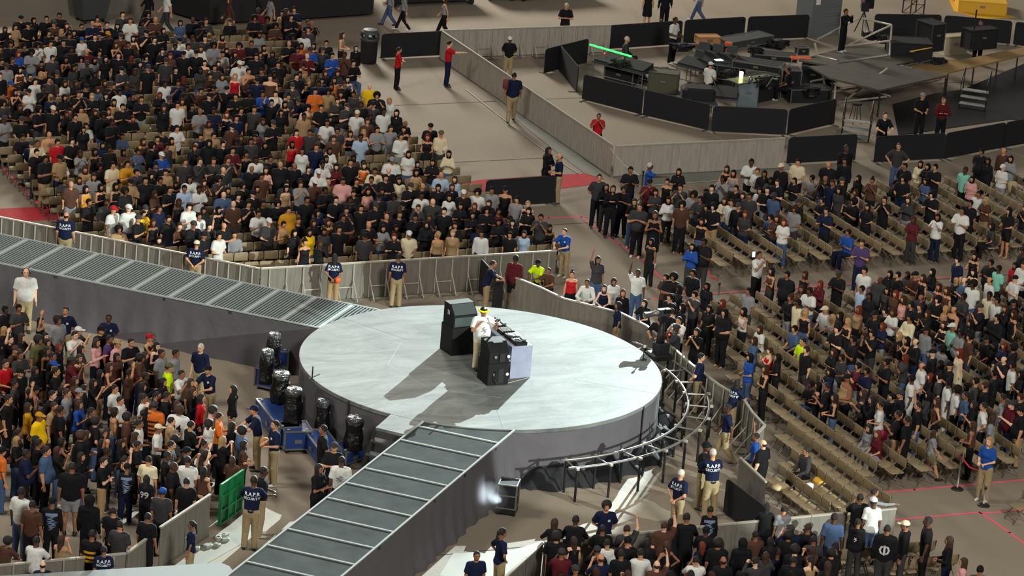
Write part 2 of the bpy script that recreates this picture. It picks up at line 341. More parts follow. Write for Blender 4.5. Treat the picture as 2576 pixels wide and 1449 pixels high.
# ------------------------------------------------------------------ crowd barriers
def barrier_line(pts, label, side, group, posts=True, h=1.13, z=0.0, unit=1.12):
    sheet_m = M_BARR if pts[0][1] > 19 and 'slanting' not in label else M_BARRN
    """pts on the floor (u,v); side=+1 puts the posts and feet to the left of the walking direction."""
    seq = []
    for a, b in zip(pts, pts[1:]):
        a, b = Vector(a), Vector(b); n = max(1, round((b-a).length/unit))
        seq += [(a.lerp(b, i/n), a.lerp(b, (i+1)/n)) for i in range(n)]
    cache = {}
    for a, b in seq:
        L = round((b-a).length, 2); rz = math.atan2(b.y-a.y, b.x-a.x)
        if L in cache: t = copy_tree(cache[L]); t.location = (a.x, a.y, z); t.rotation_euler = (0, 0, rz); continue
        t = thing('crowd_barrier', label, 'barrier', (a.x, a.y, z), rz, group); cache[L] = t
        mb = MB(); nx = 14; vs = []
        for r in (0.06, h-.03):
            for i in range(nx+1): vs.append((L*i/nx, .012*math.sin(i*2.3)*(1 if r < .5 else .3), r))
        mb.add(vs, [(i, i+1, nx+2+i, nx+1+i) for i in range(nx)]); mb.add([(x, y-.012, zz) for x, y, zz in vs], [(nx+1+i, nx+2+i, i+1, i) for i in range(nx)])
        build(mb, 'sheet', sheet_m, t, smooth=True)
        mb = MB(); mb.box((L/2, 0, h), (L-.01, .07, .045)); build(mb, 'top_rail', M_RAIL, t)
        mb = MB(); mb.box((L/2, 0, .04), (L-.01, .05, .05)); build(mb, 'base_rail', M_STEEL, t)
        if posts:
            y = .05*side
            for x in ((L*.25, L*.75) if 'slanting line' not in label else (L*.12, L*.45, L*.8)):
                mb = MB(); mb.pipe([(x, y, .03), (x, y*.8, h-.03)], .024, 6); mb.pipe([(x, y, h*.55), (x, y+side*.45, .04)], .018, 6); build(mb, 'post', M_RAIL, t)
            mb = MB(); mb.pipe([(L*.25, y, .38), (L*.75, y, .38)], .018, 6); build(mb, 'cross_bar', M_RAIL, t)
            mb = MB(); mb.box((L*.5, y+side*.3, .02), (L*.62, .05, .035)); mb.box((L*.25, y+side*.16, .02), (.05, .32, .035)); mb.box((L*.75, y+side*.16, .02), (.05, .32, .035)); build(mb, 'foot_frame', M_STEEL, t)
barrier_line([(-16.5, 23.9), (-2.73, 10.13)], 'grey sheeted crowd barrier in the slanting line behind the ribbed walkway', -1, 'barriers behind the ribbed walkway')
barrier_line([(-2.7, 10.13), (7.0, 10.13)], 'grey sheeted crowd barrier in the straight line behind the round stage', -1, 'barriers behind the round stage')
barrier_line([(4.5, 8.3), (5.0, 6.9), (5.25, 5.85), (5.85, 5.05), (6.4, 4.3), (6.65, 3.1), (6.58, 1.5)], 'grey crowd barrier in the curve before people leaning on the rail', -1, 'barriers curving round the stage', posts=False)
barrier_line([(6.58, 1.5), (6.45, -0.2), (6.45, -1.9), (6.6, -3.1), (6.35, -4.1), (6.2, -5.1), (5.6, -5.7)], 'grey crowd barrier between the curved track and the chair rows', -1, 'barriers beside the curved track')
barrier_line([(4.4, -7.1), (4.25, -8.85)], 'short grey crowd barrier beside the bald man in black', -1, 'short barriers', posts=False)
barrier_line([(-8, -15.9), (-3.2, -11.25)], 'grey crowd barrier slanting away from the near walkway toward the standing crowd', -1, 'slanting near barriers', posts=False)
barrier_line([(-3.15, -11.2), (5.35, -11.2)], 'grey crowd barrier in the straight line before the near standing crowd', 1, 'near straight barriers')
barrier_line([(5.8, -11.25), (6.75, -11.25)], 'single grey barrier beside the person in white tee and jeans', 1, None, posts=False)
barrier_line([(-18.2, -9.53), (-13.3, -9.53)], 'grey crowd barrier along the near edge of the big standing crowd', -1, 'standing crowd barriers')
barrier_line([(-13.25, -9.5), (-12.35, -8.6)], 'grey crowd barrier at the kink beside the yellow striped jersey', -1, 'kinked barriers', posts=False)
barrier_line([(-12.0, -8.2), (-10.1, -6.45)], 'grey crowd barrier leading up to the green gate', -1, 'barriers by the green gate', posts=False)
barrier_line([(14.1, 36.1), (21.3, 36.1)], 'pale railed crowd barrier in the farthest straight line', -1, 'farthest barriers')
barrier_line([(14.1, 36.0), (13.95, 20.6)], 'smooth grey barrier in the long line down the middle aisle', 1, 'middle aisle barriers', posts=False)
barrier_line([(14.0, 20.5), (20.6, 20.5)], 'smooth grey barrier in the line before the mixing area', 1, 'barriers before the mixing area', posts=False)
# ------------------------------------------------------------------ black soft fences
def fence(px0, px1, label, h=1.0, group=None):
    a, b = at(*px0), at(*px1); L = (b-a).length; rz = math.atan2(b.y-a.y, b.x-a.x)
    t = thing('soft_fence', label, 'fence', (a.x, a.y, 0), rz, group)
    r = .12; pts = []
    for cx, cz, a0 in ((r, h-r, 90), (L-r, h-r, 0)):
        seg = [(cx+r*math.cos(math.radians(q)), cz+r*math.sin(math.radians(q))) for q in ([180, 157, 135, 112, 90] if a0 == 90 else [90, 67, 45, 22, 0])]; pts += seg
    pts = [(0, .05)]+pts+[(L, .05)]; n = len(pts)
    mb = MB(); mb.add([(x, -.02, z) for x, z in pts]+[(x, .02, z) for x, z in pts], [tuple(range(n)), tuple(range(2*n-1, n-1, -1))]+[(i, n+i, n+(i+1) % n, (i+1) % n) for i in range(n)])
    build(mb, 'cloth_panel', M_NAVYF, t)
    for x in (.1, L-.1):
        mb = MB(); mb.pipe([(x, 0, 0.05), (x, 0, .3)], .02, 6); mb.box((x, 0, .02), (.06, .6, .03)); build(mb, 'foot', M_STEEL, t)
FN = 'black fences round the mixing area'
fence((1368, 187), (1475, 160), 'black soft fence at the far corner below the green light bar'); fence((1405, 178), (1450, 233), 'black soft fence standing slantwise below the green light bar')
fence((1464, 252), (1613, 291), 'black soft fence directly before the green lit desk'); fence((1617, 292), (1780, 330), 'black soft fence before the olive case and covered console')
fence((1788, 333), (1975, 342), 'black soft fence before the blue grey cabinet'); fence((1980, 341), (2097, 314), 'black soft fence angled before the stool and steel frame')
fence((1500, 128), (1712, 113), 'black soft fence behind the man in white polo'); fence((1718, 112), (1870, 103), 'black soft fence just beyond the cardboard boxes')
fence((1877, 103), (2030, 97), 'black soft fence next to the tall grey cabinet'); fence((2195, 95), (2362, 97), 'black soft fence behind the black flight case')
fence((2370, 98), (2540, 113), 'black soft fence behind the plywood deck'); fence((2548, 114), (2640, 128), 'black soft fence by the yellow cart at the frame edge')
fence((1978, 414), (2150, 405), 'black soft fence beyond the small group, next to the walking man in black'); fence((2197, 411), (2372, 402), 'black soft fence the man in black polo leans on')
fence((2374, 402), (2522, 374), 'black soft fence beside the pair in black'); fence((2524, 374), (2640, 352), 'black soft fence at the frame edge beyond brown jacket')
fence((957, 149), (1122, 141), 'black soft fence beside the black litter bin'); fence((1218, 526), (1396, 513), 'lone black soft fence across the red carpet')
fence((1820, 1292), (1914, 1364), 'black soft fence folded behind the near barrier'); fence((1236, 776), (1262, 778), 'narrow black panel behind the guard in khaki', h=1.0)
fence((1204, 736), (1226, 760), 'narrow black panel leaning against the straight barriers', h=1.1)
# green lattice gate
a, b = at(548, 1326), at(598, 1291); L = (b-a).length+.12
t = thing('green_gate', 'green panelled gate beside the standing crowd', 'gate', (a.x, a.y, 0), math.atan2(b.y-a.y, b.x-a.x))
mb = MB(); mb.box((L/2, 0, .6), (L, .03, 1.08)); build(mb, 'gate_panel', M_GREEN, t)
for z in (.08, .42, .80, 1.14):
    mb = MB(); mb.box((L/2, -.03, z), (L, .06, .05)); build(mb, 'gate_rail', M_GREEN, t)
for x in (.03, L*.36, L*.68, L-.03):
    mb = MB(); mb.box((x, -.035, .6), (.05, .06, 1.1)); build(mb, 'gate_stile', M_GREEN, t)
# ------------------------------------------------------------------ curved dolly track
t = thing('dolly_track', 'curved silver camera dolly track on black posts around the stage', 'camera track')
for r in (6.35, 5.78):
    mb = MB(); mb.pipe([(x, y, .93) for x, y in arc(r, -92, 22, 60)], .035, 8); build(mb, 'rail', M_STEEL, t, smooth=True)
for k in range(13):
    a = math.radians(-90+k*9.0); c, s = math.cos(a), math.sin(a)
    mb = MB(); mb.pipe([(5.74*c, 5.74*s, .89), (6.42*c, 6.42*s, .89)], .025, 6); build(mb, 'sleeper', M_STEEL, t)
    for r in (5.74, 6.42):
        mb = MB(); mb.pipe([(r*c, r*s, 0), (r*c, r*s, .9)], .035, 8); build(mb, 'post', M_DSTEEL, t)
        mb = MB(); mb.box((r*c, r*s, .92), (.1, .08, .06), a); build(mb, 'clamp', M_RAIL, t)
# heap of black drape under the track
t = thing('cloth_bundle', 'bundled black drapes lying under the end of the curved track', 'black drapes')
mb = MB(); rng = random.Random(3); n = 90; k = 9; vs = []; ph = [rng.uniform(0, 6) for _ in range(4)]
for i in range(n+1):
    a = math.radians(-101+108*i/n); e = min(1, i/5, (n-i)/8); s_ = i*.36
    hh = (.34+.10*math.sin(s_*1.3+ph[0])+.07*math.sin(s_*3.1+ph[1])+(.22 if i < 12 else 0))*max(e, .05)
    for j in range(k):
        q = j/(k-1); r = 5.03+(.55+.12*math.sin(s_*2.1+ph[2]))*q*(1 if e > .3 else .6); vs.append((r*math.cos(a), r*math.sin(a), .004+hh*math.sin(PI*min(1, .5+q*.5))*(1+.14*math.sin(q*9+s_*2.7))))
mb.add(vs, [(i*k+j, (i+1)*k+j, (i+1)*k+j+1, i*k+j+1) for i in range(n) for j in range(k-1)])
build(mb, 'drape', M_BLACK, t, smooth=True)
# ------------------------------------------------------------------ shrouded moving lights on blue cases
def blue_case(a, b, dep, h, label, z0=0.0):
    L = (b-a).length; rz = math.atan2(b.y-a.y, b.x-a.x)
    t = thing('road_case', label, 'road case', (a.x, a.y, 0), rz, 'blue road cases')
    mb = MB(); mb.box((L/2, dep/2, .1+(h-.1)/2), (L, dep, h-.1)); build(mb, 'case_body', M_BLUE, t)
    mb = MB(); e = .02
    for x in (0, L):
        for y in (0, dep): mb.box((x, y, .1+(h-.1)/2), (.045, .045, h-.1))
    for z in (.12, h):
        for y in (0, dep): mb.box((L/2, y, z), (L+.04, .045, .04))
        for x in (0, L): mb.box((x, dep/2, z), (.045, dep, .04))
    build(mb, 'metal_edging', M_STEEL, t)
    for x in (.1, L-.1):
        for y in (.1, dep-.1): mb = MB(); mb.lathe([(.05, 0), (.06, .03), (.06, .08), (.03, .1)], (x, y, 0), 10); build(mb, 'caster', M_DSTEEL, t)
    for x in (.12, L-.12): mb = MB(); mb.box((x, .12, h+.025), (.08, .06, .012)); build(mb, 'corner_plate', M_RAIL, t)
    mb = MB(); mb.box((L*.5, -.02, h*.55), (.2, .03, .1)); build(mb, 'latch', M_STEEL, t)
    return t
def cover(px, py, z, hh, r, label):
    p = at(px, py, z)
    t = thing('shrouded_light', label, 'covered stage light', p, 0, 'shrouded stage lights')
    mb = MB(); n = 22; rows = 12; vs = []; rng = random.Random(px)
    ph = [rng.uniform(0, 6) for _ in range(3)]
    for i in range(rows+1):
        q = i/rows
        for j in range(n):
            a = 2*PI*j/n; rr = r*(1+.10*math.sin(5*a+ph[0]+q*2)+.06*math.sin(9*a+ph[1]-q*4)+.07*math.sin(q*9+ph[2])); rr *= (1.05 if q < .15 else 1.0-.08*q)
            vs.append((rr*math.cos(a), rr*math.sin(a), hh*.86*q))
    fs = [(i*n+j, i*n+(j+1) % n, (i+1)*n+(j+1) % n, (i+1)*n+j) for i in range(rows) for j in range(n)]+[tuple(range(n-1, -1, -1)), tuple(range(rows*n, rows*n+n))]
    mb.add(vs, fs); build(mb, 'black_cover', M_BAG, t, smooth=True)
    mb = MB(); mb.lathe([(r*.93, hh*.84), (r*1.0, hh*.87), (r*.95, hh*.95), (r*.82, hh), (r*.5, hh*.985), (r*.3, hh*1.01)], n=18); build(mb, 'clear_cap', M_SHINY, t, smooth=True)
    mb = MB(); mb.box((r*.9, 0, hh*.62), (.05, .12, .03)); build(mb, 'cover_strap', M_RAIL, t)
CV = [((640, 978), (690, 990), .55, .62, 'blue road case under the second shrouded light, beside the walkway skirt'),
      ((672, 940), (722, 945), .5, .70, 'blue road case farthest back against the walkway skirt'),
      ((642, 1058), (700, 1132), .6, .62, 'blue road case with its long side facing the standing crowd'),
      ((714, 1142), (782, 1140), .75, .62, 'blue road case with latch, carrying the tallest shrouded light'),
      ((762, 1130), (800, 1182), .6, .55, 'blue road case angled beside the crew member in black'),
      ((868, 1180), (915, 1162), .6, .45, 'blue road case lowest down beside the near walkway')]
for p0, p1, dep, h, lab in CV: blue_case(at(*p0), at(*p1), dep, h, lab)
cover(686, 917, .72, .92, .20, 'black shrouded stage light farthest from the camera, against the walkway skirt')
cover(668, 962, .64, .95, .20, 'black shrouded stage light second in from the walkway skirt on its own blue case')
cover(704, 1010, .64, .85, .25, 'bulging black shrouded stage light third along the row of cases')
cover(735, 1062, .64, .97, .24, 'tall black shrouded stage light on the case with the latch')
cover(808, 1092, .35, 1.0, .19, 'slim black shrouded stage light behind the crew member in black tee')
cover(888, 1128, .47, .90, .24, 'black shrouded stage light nearest the stage landing steps')
# small mic stand marker on the stage rim
p = at(785, 955, ZS)
t = thing('floor_bracket', 'thin black bracket standing on the rim of the stage', 'bracket', p)
mb = MB(); mb.pipe([(0, 0, 0), (0, 0, .38)], .018, 6); build(mb, 'upright', M_DSTEEL, t)
mb = MB(); mb.pipe([(-.1, 0, .03), (.25, .1, .1)], .015, 6); build(mb, 'cross_arm', M_DSTEEL, t)
# ------------------------------------------------------------------ smoke blower case and its jet
a, b = at(1262, 1296), at(1304, 1296)
t = thing('smoke_blower', 'black smoke blower case with silver edging beside the walkway skirt', 'smoke machine', ((a.x+b.x)/2, (a.y+b.y)/2+.2, 0), math.atan2(b.y-a.y, b.x-a.x)-.35)
mb = MB(); mb.box((0, 0, .52), (.48, .52, .62)); build(mb, 'case_body', M_BLACK, t)
mb = MB()
for x in (-.24, .24):
    for y in (-.26, .26): mb.box((x, y, .52), (.035, .035, .68))
for z in (.2, .55, .84):
    for y in (-.26, .26): mb.box((0, y, z), (.5, .03, .035))
    for x in (-.24, .24): mb.box((x, 0, z), (.03, .54, .035))
build(mb, 'metal_edging', M_STEEL, t)
mb = MB(); mb.box((0, 0, .11), (.5, .54, .1), bev=.02); build(mb, 'dolly_base', M_DSTEEL, t)
for x in (-.2, .2):
    for y in (-.2, .2): mb = MB(); mb.lathe([(.04, 0), (.055, .03), (.04, .07)], (x, y, 0), 10); build(mb, 'caster', M_DSTEEL, t)
mb = MB(); mb.pipe([(-.26, 0, .42), (-.34, 0, .43)], [.11, .13], 14); build(mb, 'nozzle', M_DSTEEL, t)
bl = bpy.data.lights.new('blower_lamp', 'SPOT'); bl.energy = 120; bl.color = (.75, .9, 1.0); bl.spot_size = 1.2; bl.spot_blend = 1; bl.shadow_soft_size = .1
bo = bpy.data.objects.new('blower_lamp', bl); COL.objects.link(bo)
tp = at(1225, 1245, .55); sp = at(1262, 1262, .45); bo.location = sp; bo.rotation_euler = (tp-sp).to_track_quat('-Z', 'Y').to_euler()
mb = MB(); mb.lathe([(.05, -.45), (.40, -.3), (.5, 0), (.4, .3), (.05, .45)], n=20); sm = build(mb, 'smoke', None, loc=at(1228, 1252, .55), smooth=True); sm.scale = (1.3, 1.1, 1.0)
tag(sm, 'bright puff of white smoke blowing from the black case', 'smoke', kind='stuff')
m = bpy.data.materials.new('smoke_volume'); m.use_nodes = True; nt = m.node_tree; nt.nodes.remove(nt.nodes['Principled BSDF'])
vs_ = nt.nodes.new('ShaderNodeVolumeScatter'); vs_.inputs[0].default_value = (.9, .95, 1, 1)
tc = nt.nodes.new('ShaderNodeTexCoord'); ln = nt.nodes.new('ShaderNodeVectorMath'); ln.operation = 'LENGTH'; nt.links.new(tc.outputs['Object'], ln.inputs[0])
mr = nt.nodes.new('ShaderNodeMapRange'); mr.inputs[1].default_value = .05; mr.inputs[2].default_value = .45; mr.inputs[3].default_value = 1.5; mr.inputs[4].default_value = 0.0
nt.links.new(ln.outputs['Value'], mr.inputs[0]); nt.links.new(mr.outputs[0], vs_.inputs['Density']); nt.links.new(vs_.outputs[0], nt.nodes['Material Output'].inputs['Volume'])
sm.data.materials.clear(); sm.data.materials.append(m)
# ------------------------------------------------------------------ DJ position on the stage
def wedge_speaker(loc, rz, label, w, d, hsub, htop, back):
    t = thing('speaker_stack', label, 'speaker stack', loc, rz)
    mb = MB(); mb.box((0, 0, hsub/2), (w, d, hsub), bev=.012); build(mb, 'subwoofer', M_SPK, t)
    # top box: tilted wedge
    y0, y1 = -d/2+.02, d/2-.05; z0, z1 = hsub+.004, hsub+htop
    prof = [(y0, z0), (y1, z0), (y1, z1), (y0+.26, z1), (y0, z0+htop*.55)]
    mb = MB(); n = len(prof)
    mb.add([(-w/2+.02, y, z) for y, z in prof]+[(w/2-.02, y, z) for y, z in prof], [tuple(range(n)), tuple(range(2*n-1, n-1, -1))]+[(i, n+i, n+(i+1) % n, (i+1) % n) for i in range(n)])
    top = build(mb, 'monitor_wedge', M_SPK, t)
    q0, q1 = Vector((0, y0, z0+htop*.55)), Vector((0, y0+.26, z1)); nv = Vector((0, -(q1-q0).z, (q1-q0).y)).normalized()
    if back:
        # rear panel hardware: recess, handles, connectors
        for zb, hh in ((0.05, hsub-.2), (hsub+.05, htop*.42)):
            mb = MB(); mb.box((.08, -d/2-.004, zb+hh/2), (.16, .012, hh)); build(mb, 'rear_recess', mat('deep_black', '#030303', .6), t)
            for x in (-.12, .26):
                mb = MB(); mb.lathe([(.045, 0), (.045, .02), (.03, .03)], (0, 0, 0), 12); o = build(mb, 'connector_dish', M_WHITE if x > 0 else M_STEEL, t, loc=(x, -d/2-.002, zb+hh*.6)); o.rotation_euler = (PI/2, 0, 0)
        mb = MB(); mb.pipe([(-.1, -d/2-.03, hsub*.65), (-.12, -d/2-.08, hsub*.3), (-.05, -d/2-.05, .05)], .012, 6); build(mb, 'cable', M_CABLE, t, smooth=True)
        mb = MB(); mb.box((0, y0+.20, z1+.004), (.28, .16, .006)); build(mb, 'top_handle_plate', M_DSTEEL, t)
    else:
        mb = MB(); c = (q0+q1)/2+nv*.006; mb.box(c, (w-.1, (q1-q0).length-.04, .008), 0, rx=math.atan2((q1-q0).z, (q1-q0).y)); build(mb, 'grille', M_GRILLE, t)
        mb = MB(); mb.box((0, -d/2-.006, hsub+htop*.27), (w-.08, .008, htop*.42)); build(mb, 'grille', M_GRILLE, t)
    return t
far = wedge_speaker((-.20, 1.17, ZS), math.radians(5), 'tall black speaker stack behind the performer', .78, .66, .80, .62, False)
near = wedge_speaker((-.22, -1.28, ZS), math.radians(0), 'black speaker stack seen from its cabled back, nearest the camera', .62, .70, .62, .55, True)
# table with dj gear
TX, TY, TW, TD, TH = .62, -.12, .62, 2.25, .93
t = thing('dj_table', 'pale blue grey cloth covered table carrying the mixing decks', 'table', (TX, TY, ZS))
mb = MB(); mb.box((0, 0, TH-.02), (TW, TD, .04)); build(mb, 'table_top', M_TABLE, t)
mb = MB(); skirt_wall(mb, [(-TW/2, -TD/2), (TW/2, -TD/2), (TW/2, TD/2)], .01, TH-.03, .01, .006, .5); skirt_wall(mb, [(TW/2, TD/2), (-TW/2, TD/2)], .01, TH-.03, .01, .006, .5); build(mb, 'table_cloth', M_TABLE, t, smooth=True)
mb = MB()
for x in (-.27, .27):
    for y in (-1.08, 1.08): mb.pipe([(x, y, 0), (x, y, TH-.05)], .02, 6)
build(mb, 'leg_frame', M_DSTEEL, t)
def deck(y, label, w=.36, ry=.36):
    d = thing('media_player', label, 'dj deck', (TX-.02, TY+y, ZS+TH+.003), 0, 'decks on the table')
    mb = MB(); mb.box((0, 0, .05), (w, ry, .1), bev=.015); build(mb, 'deck_body', M_SPK, d)
    mb = MB(); mb.lathe([(.13, .1), (.135, .115), (.12, .125), (.04, .122)], (-.03, 0, 0), 24); build(mb, 'jog_wheel', M_STEEL, d, smooth=True)
    mb = MB(); mb.box((.12, 0, .125), (.10, .2, .04), rx=0); build(mb, 'screen', M_LEDB if 'second' in label else M_DGREY, d)
    for k in range(4): mb = MB(); mb.box((-.14+.07*k, ry/2-.03, .105), (.04, .03, .012)); build(mb, 'pad_button', M_RAIL, d)
deck(-.92, 'black deck at the near end of the table'); deck(-.5, 'black deck second from the near end of the table')
deck(.42, 'black deck beyond the mixer, before the performer'); deck(.82, 'black deck at the far end of the table')
mx_ = thing('dj_mixer', 'black mixer in the middle of the deck table', 'mixer', (TX-.02, TY-.04, ZS+TH+.003))
mb = MB(); mb.box((0, 0, .055), (.4, .36, .11), bev=.015); build(mb, 'mixer_body', M_SPK, mx_)
for i in range(4):
    for k in range(4): mb = MB(); mb.lathe([(.014, .11), (.012, .135), (.004, .136)], (-.1+.075*k, -.12+.08*i, 0), 8); build(mb, 'knob', M_RAIL, mx_)
hp = thing('headphones', 'black headphones lying at the near edge of the deck table', 'headphones', (TX-.12, TY-1.0, ZS+TH+.113))
mb = MB(); mb.pipe([(.09*math.cos(a*PI/8), .09*math.sin(a*PI/8), .02) for a in range(9)], .012, 6); build(mb, 'headband', M_CABLE, hp)
for x in (-.09, .09): mb = MB(); mb.lathe([(.035, 0), (.042, .02), (.03, .045)], (x, 0, -.012), 12); build(mb, 'ear_cup', M_CABLE, hp)
cb = MB(); cb.pipe([at(1232, 935, ZS+.1), at(1250, 955, ZS+.05), at(1276, 964, ZS+.012), at(1330, 950, ZS+.012)], .012, 6)
tag(build(cb, 'power_cable', M_RAIL, smooth=True), 'pale cable looping from the near speaker stack to the table', 'cable')
# ------------------------------------------------------------------ people: smooth surfaces meshed from distance fields
def V3(*a): return np.array(a, float)
def cap(P, a, b, ra, rb=None, sq=(1, 1, 1)):
    rb = ra if rb is None else rb; sq = np.array(sq, float); a = np.array(a, float)*sq; b = np.array(b, float)*sq; p = P*sq
    d = b-a; L2 = max((d*d).sum(), 1e-9); t = np.clip(((p-a)@d)/L2, 0, 1)
    return (np.linalg.norm(p-(a+t[:, None]*d), axis=1)-(ra+(rb-ra)*t))/sq.max()
def ell(P, c, r):
    r = np.array(r, float); q = (P-np.array(c))/r; k = np.linalg.norm(q, axis=1); g = np.linalg.norm(q/r, axis=1)+1e-9
    return k*(k-1)/g
def smin(a, b, k=.04):
    h = np.clip(.5+.5*(b-a)/k, 0, 1); return b*(1-h)+a*h-k*h*(1-h)
def surf(f, lo, hi, h):
    lo = np.array(lo, float); n = np.ceil((np.array(hi)-lo)/h).astype(int)+1
    ax = [lo[i]+h*np.arange(n[i]) for i in range(3)]
    X, Y, Z = np.meshgrid(*ax, indexing='ij'); D = f(np.stack([X.ravel(), Y.ravel(), Z.ravel()], 1)).reshape(n)
    cs = [(0, 0, 0), (1, 0, 0), (0, 1, 0), (1, 1, 0), (0, 0, 1), (1, 0, 1), (0, 1, 1), (1, 1, 1)]
    m = n-1; C = np.stack([D[c[0]:c[0]+m[0], c[1]:c[1]+m[1], c[2]:c[2]+m[2]] for c in cs], -1); neg = C < 0
    act = neg.any(-1) & ~neg.all(-1); idx = -np.ones(m, int); I = np.argwhere(act); idx[act] = np.arange(len(I))
    Ca = C[act]; S = np.zeros((len(I), 3)); K = np.zeros(len(I))
    for i in range(8):
        for j in range(i+1, 8):
            if sum(abs(cs[i][k]-cs[j][k]) for k in range(3)) != 1: continue
            a, b = Ca[:, i], Ca[:, j]; x = (a < 0) != (b < 0); t = np.where(x, a/np.where(x, a-b, 1), 0)
            p = np.array(cs[i])+t[:, None]*(np.array(cs[j])-np.array(cs[i])); S += np.where(x[:, None], p, 0); K += x
    V = lo+h*(I+S/K[:, None]); F = []
    for d in range(3):
        a, b = (d+1) % 3, (d+2) % 3; sl0 = [slice(None)]*3; sl1 = [slice(None)]*3; sl0[d] = slice(0, -1); sl1[d] = slice(1, None)
        ch = (D[tuple(sl0)] < 0) != (D[tuple(sl1)] < 0); E = np.argwhere(ch)
        E = E[(E[:, a] > 0) & (E[:, b] > 0) & (E[:, a] < m[a]) & (E[:, b] < m[b]) & (E[:, d] < m[d])]
        if not len(E): continue
        inside = D[tuple(E.T)] < 0
        def g(da, db): e = E.copy(); e[:, a] -= da; e[:, b] -= db; return idx[tuple(e.T)]
        q = np.stack([g(0, 0), g(1, 0), g(1, 1), g(0, 1)], 1); q[~inside] = q[~inside][:, ::-1]; F.append(q[(q >= 0).all(1)])
    return V, np.concatenate(F)
POSE = {  # arms as (elbow, wrist) offsets from the shoulder: x forward, y outward, z up ; right arm then left arm when they differ
 's': [((-.02, .05, -.28), (.04, .07, -.53))], 'c': [((.09, .09, -.26), (.27, -.12, -.14))], 'f': [((.19, .06, -.18), (.29, -.11, .08))],
 'x': [((.10, .09, -.27), (.21, -.19, -.22))], 'u': [((.07, .09, .25), (.10, .05, .50)), ((-.02, .05, -.28), (.04, .07, -.53))],
 'U': [((.06, .10, .25), (.06, .03, .48))], 'h': [((-.06, .21, -.21), (.06, .03, -.40))], 'b': [((-.10, .10, -.26), (-.17, -.11, -.42))],
 'l': [((.20, .10, -.22), (.38, -.04, -.26))], 'p': [((.26, .06, -.04), (.51, .08, -.02)), ((-.02, .05, -.28), (.04, .07, -.53))],
 'g': [((.02, .06, -.28), (.24, -.05, -.30))], 't': [((.05, .06, -.27), (.25, -.02, -.38))], 'w': [((.08, .05, -.27), (.22, .06, -.46)), ((-.12, .05, -.26), (-.14, .08, -.50))],
 'm': [((.14, .10, -.24), (.20, -.08, -.02)), ((.16, .12, -.20), (.30, .10, -.02))],
 'tc': [((.09, .09, -.26), (.27, -.12, -.14))], 'tx': [((.10, .09, -.27), (.21, -.19, -.22))], 'tf': [((.19, .06, -.18), (.29, -.11, .08))]}
SIT = ('t', 'tc', 'tx', 'tf'); DZ = -.43
def skel(pose, bld):
    sit = pose in SIT; dz = DZ if sit else 0.0; sw = {'m': .175, 'f': .15, 'B': .20}[bld]; J = {}
    lean = .10 if pose == 'l' else (.03 if sit else 0)
    J['pel'] = V3(0, 0, .95+dz); J['che'] = V3(lean*.7, 0, 1.30+dz); J['sh'] = [V3(lean, s*sw, 1.405+dz) for s in (-1, 1)]
    J['neck'] = V3(lean, 0, 1.43+dz); J['head'] = V3(lean*1.3+.015, 0, 1.635+dz); arms = POSE[pose]
    J['arm'] = []
    for i, s in enumerate((-1, 1)):
        e, w = arms[min(i, len(arms)-1)]; f = V3(1, s, 1); J['arm'].append((J['sh'][i], J['sh'][i]+V3(*e)*f, J['sh'][i]+V3(*w)*f))
    J['leg'] = []
    for i, s in enumerate((-1, 1)):
        hp = V3(0, s*.09, .90+dz)
        if sit: k, a = V3(.42, s*.12, .50), V3(.40, s*.13, .09)
        elif pose == 'w': k, a = (V3(.16, s*.09, .50), V3(.30, s*.09, .10)) if s < 0 else (V3(-.02, s*.09, .50), V3(-.30, s*.09, .14))
        else: k, a = V3(.015, s*.105, .50), V3(-.015, s*.12, .09)
        J['leg'].append((hp, k, a))
    J['z'] = dz; return J
def f_torso(P, J, b, g=0.0):
    w = {'m': (.150, .168), 'f': (.140, .140), 'B': (.195, .200)}[b]
    d = cap(P, J['pel'], J['che'], w[0]*1.45+g*1.45, w[1]*1.30+g*1.45, (1.45, 1, 1)) if False else cap(P, J['pel'], J['che'], w[0]+g, w[1]+g, (1.42, 1, 1))
    if b == 'B': d = smin(d, ell(P, J['pel']+V3(.05, 0, .10), (.17+g, .19+g, .19+g)), .06)
    if b == 'f': d = smin(d, ell(P, J['pel']+V3(-.01, 0, -.03), (.115+g, .165+g, .12+g)), .04); d = smin(d, ell(P, J['che']+V3(.06, 0, -.02), (.07+g, .12+g, .06+g)), .04)
    return smin(d, cap(P, J['sh'][0]*V3(1, .86, 1), J['sh'][1]*V3(1, .86, 1), .060+g, .060+g), .06)
def armr(b): return {'m': (.052, .041, .028), 'f': (.042, .034, .024), 'B': (.064, .048, .033)}[b]
def f_body(P, J, b):
    d = f_torso(P, J, b); d = smin(d, cap(P, J['neck'], J['head']+V3(-.02, 0, -.08), .054 if b != 'f' else .045), .03)
    r = armr(b)
    for s, e, w in J['arm']: d = smin(d, smin(cap(P, s, e, r[0], r[1]), cap(P, e, w, r[1], r[2]), .02), .035)
    k = 1.25 if b == 'B' else 1
    for h, kn, a in J['leg']:
        q = smin(cap(P, h, kn, .090*k, .060), cap(P, kn, a, .058, .038), .02); q = smin(q, ell(P, kn*.6+a*.4+V3(-.02, 0, 0), (.055, .052, .11)), .02)
        q = smin(q, cap(P, a+V3(0, 0, -.04), a+V3(.15, 0, -.055), .038, .028), .03); d = smin(d, q, .03)
    return d
def cut(P, d, p, n): return np.maximum(d, (P-p)@(n/np.linalg.norm(n)))
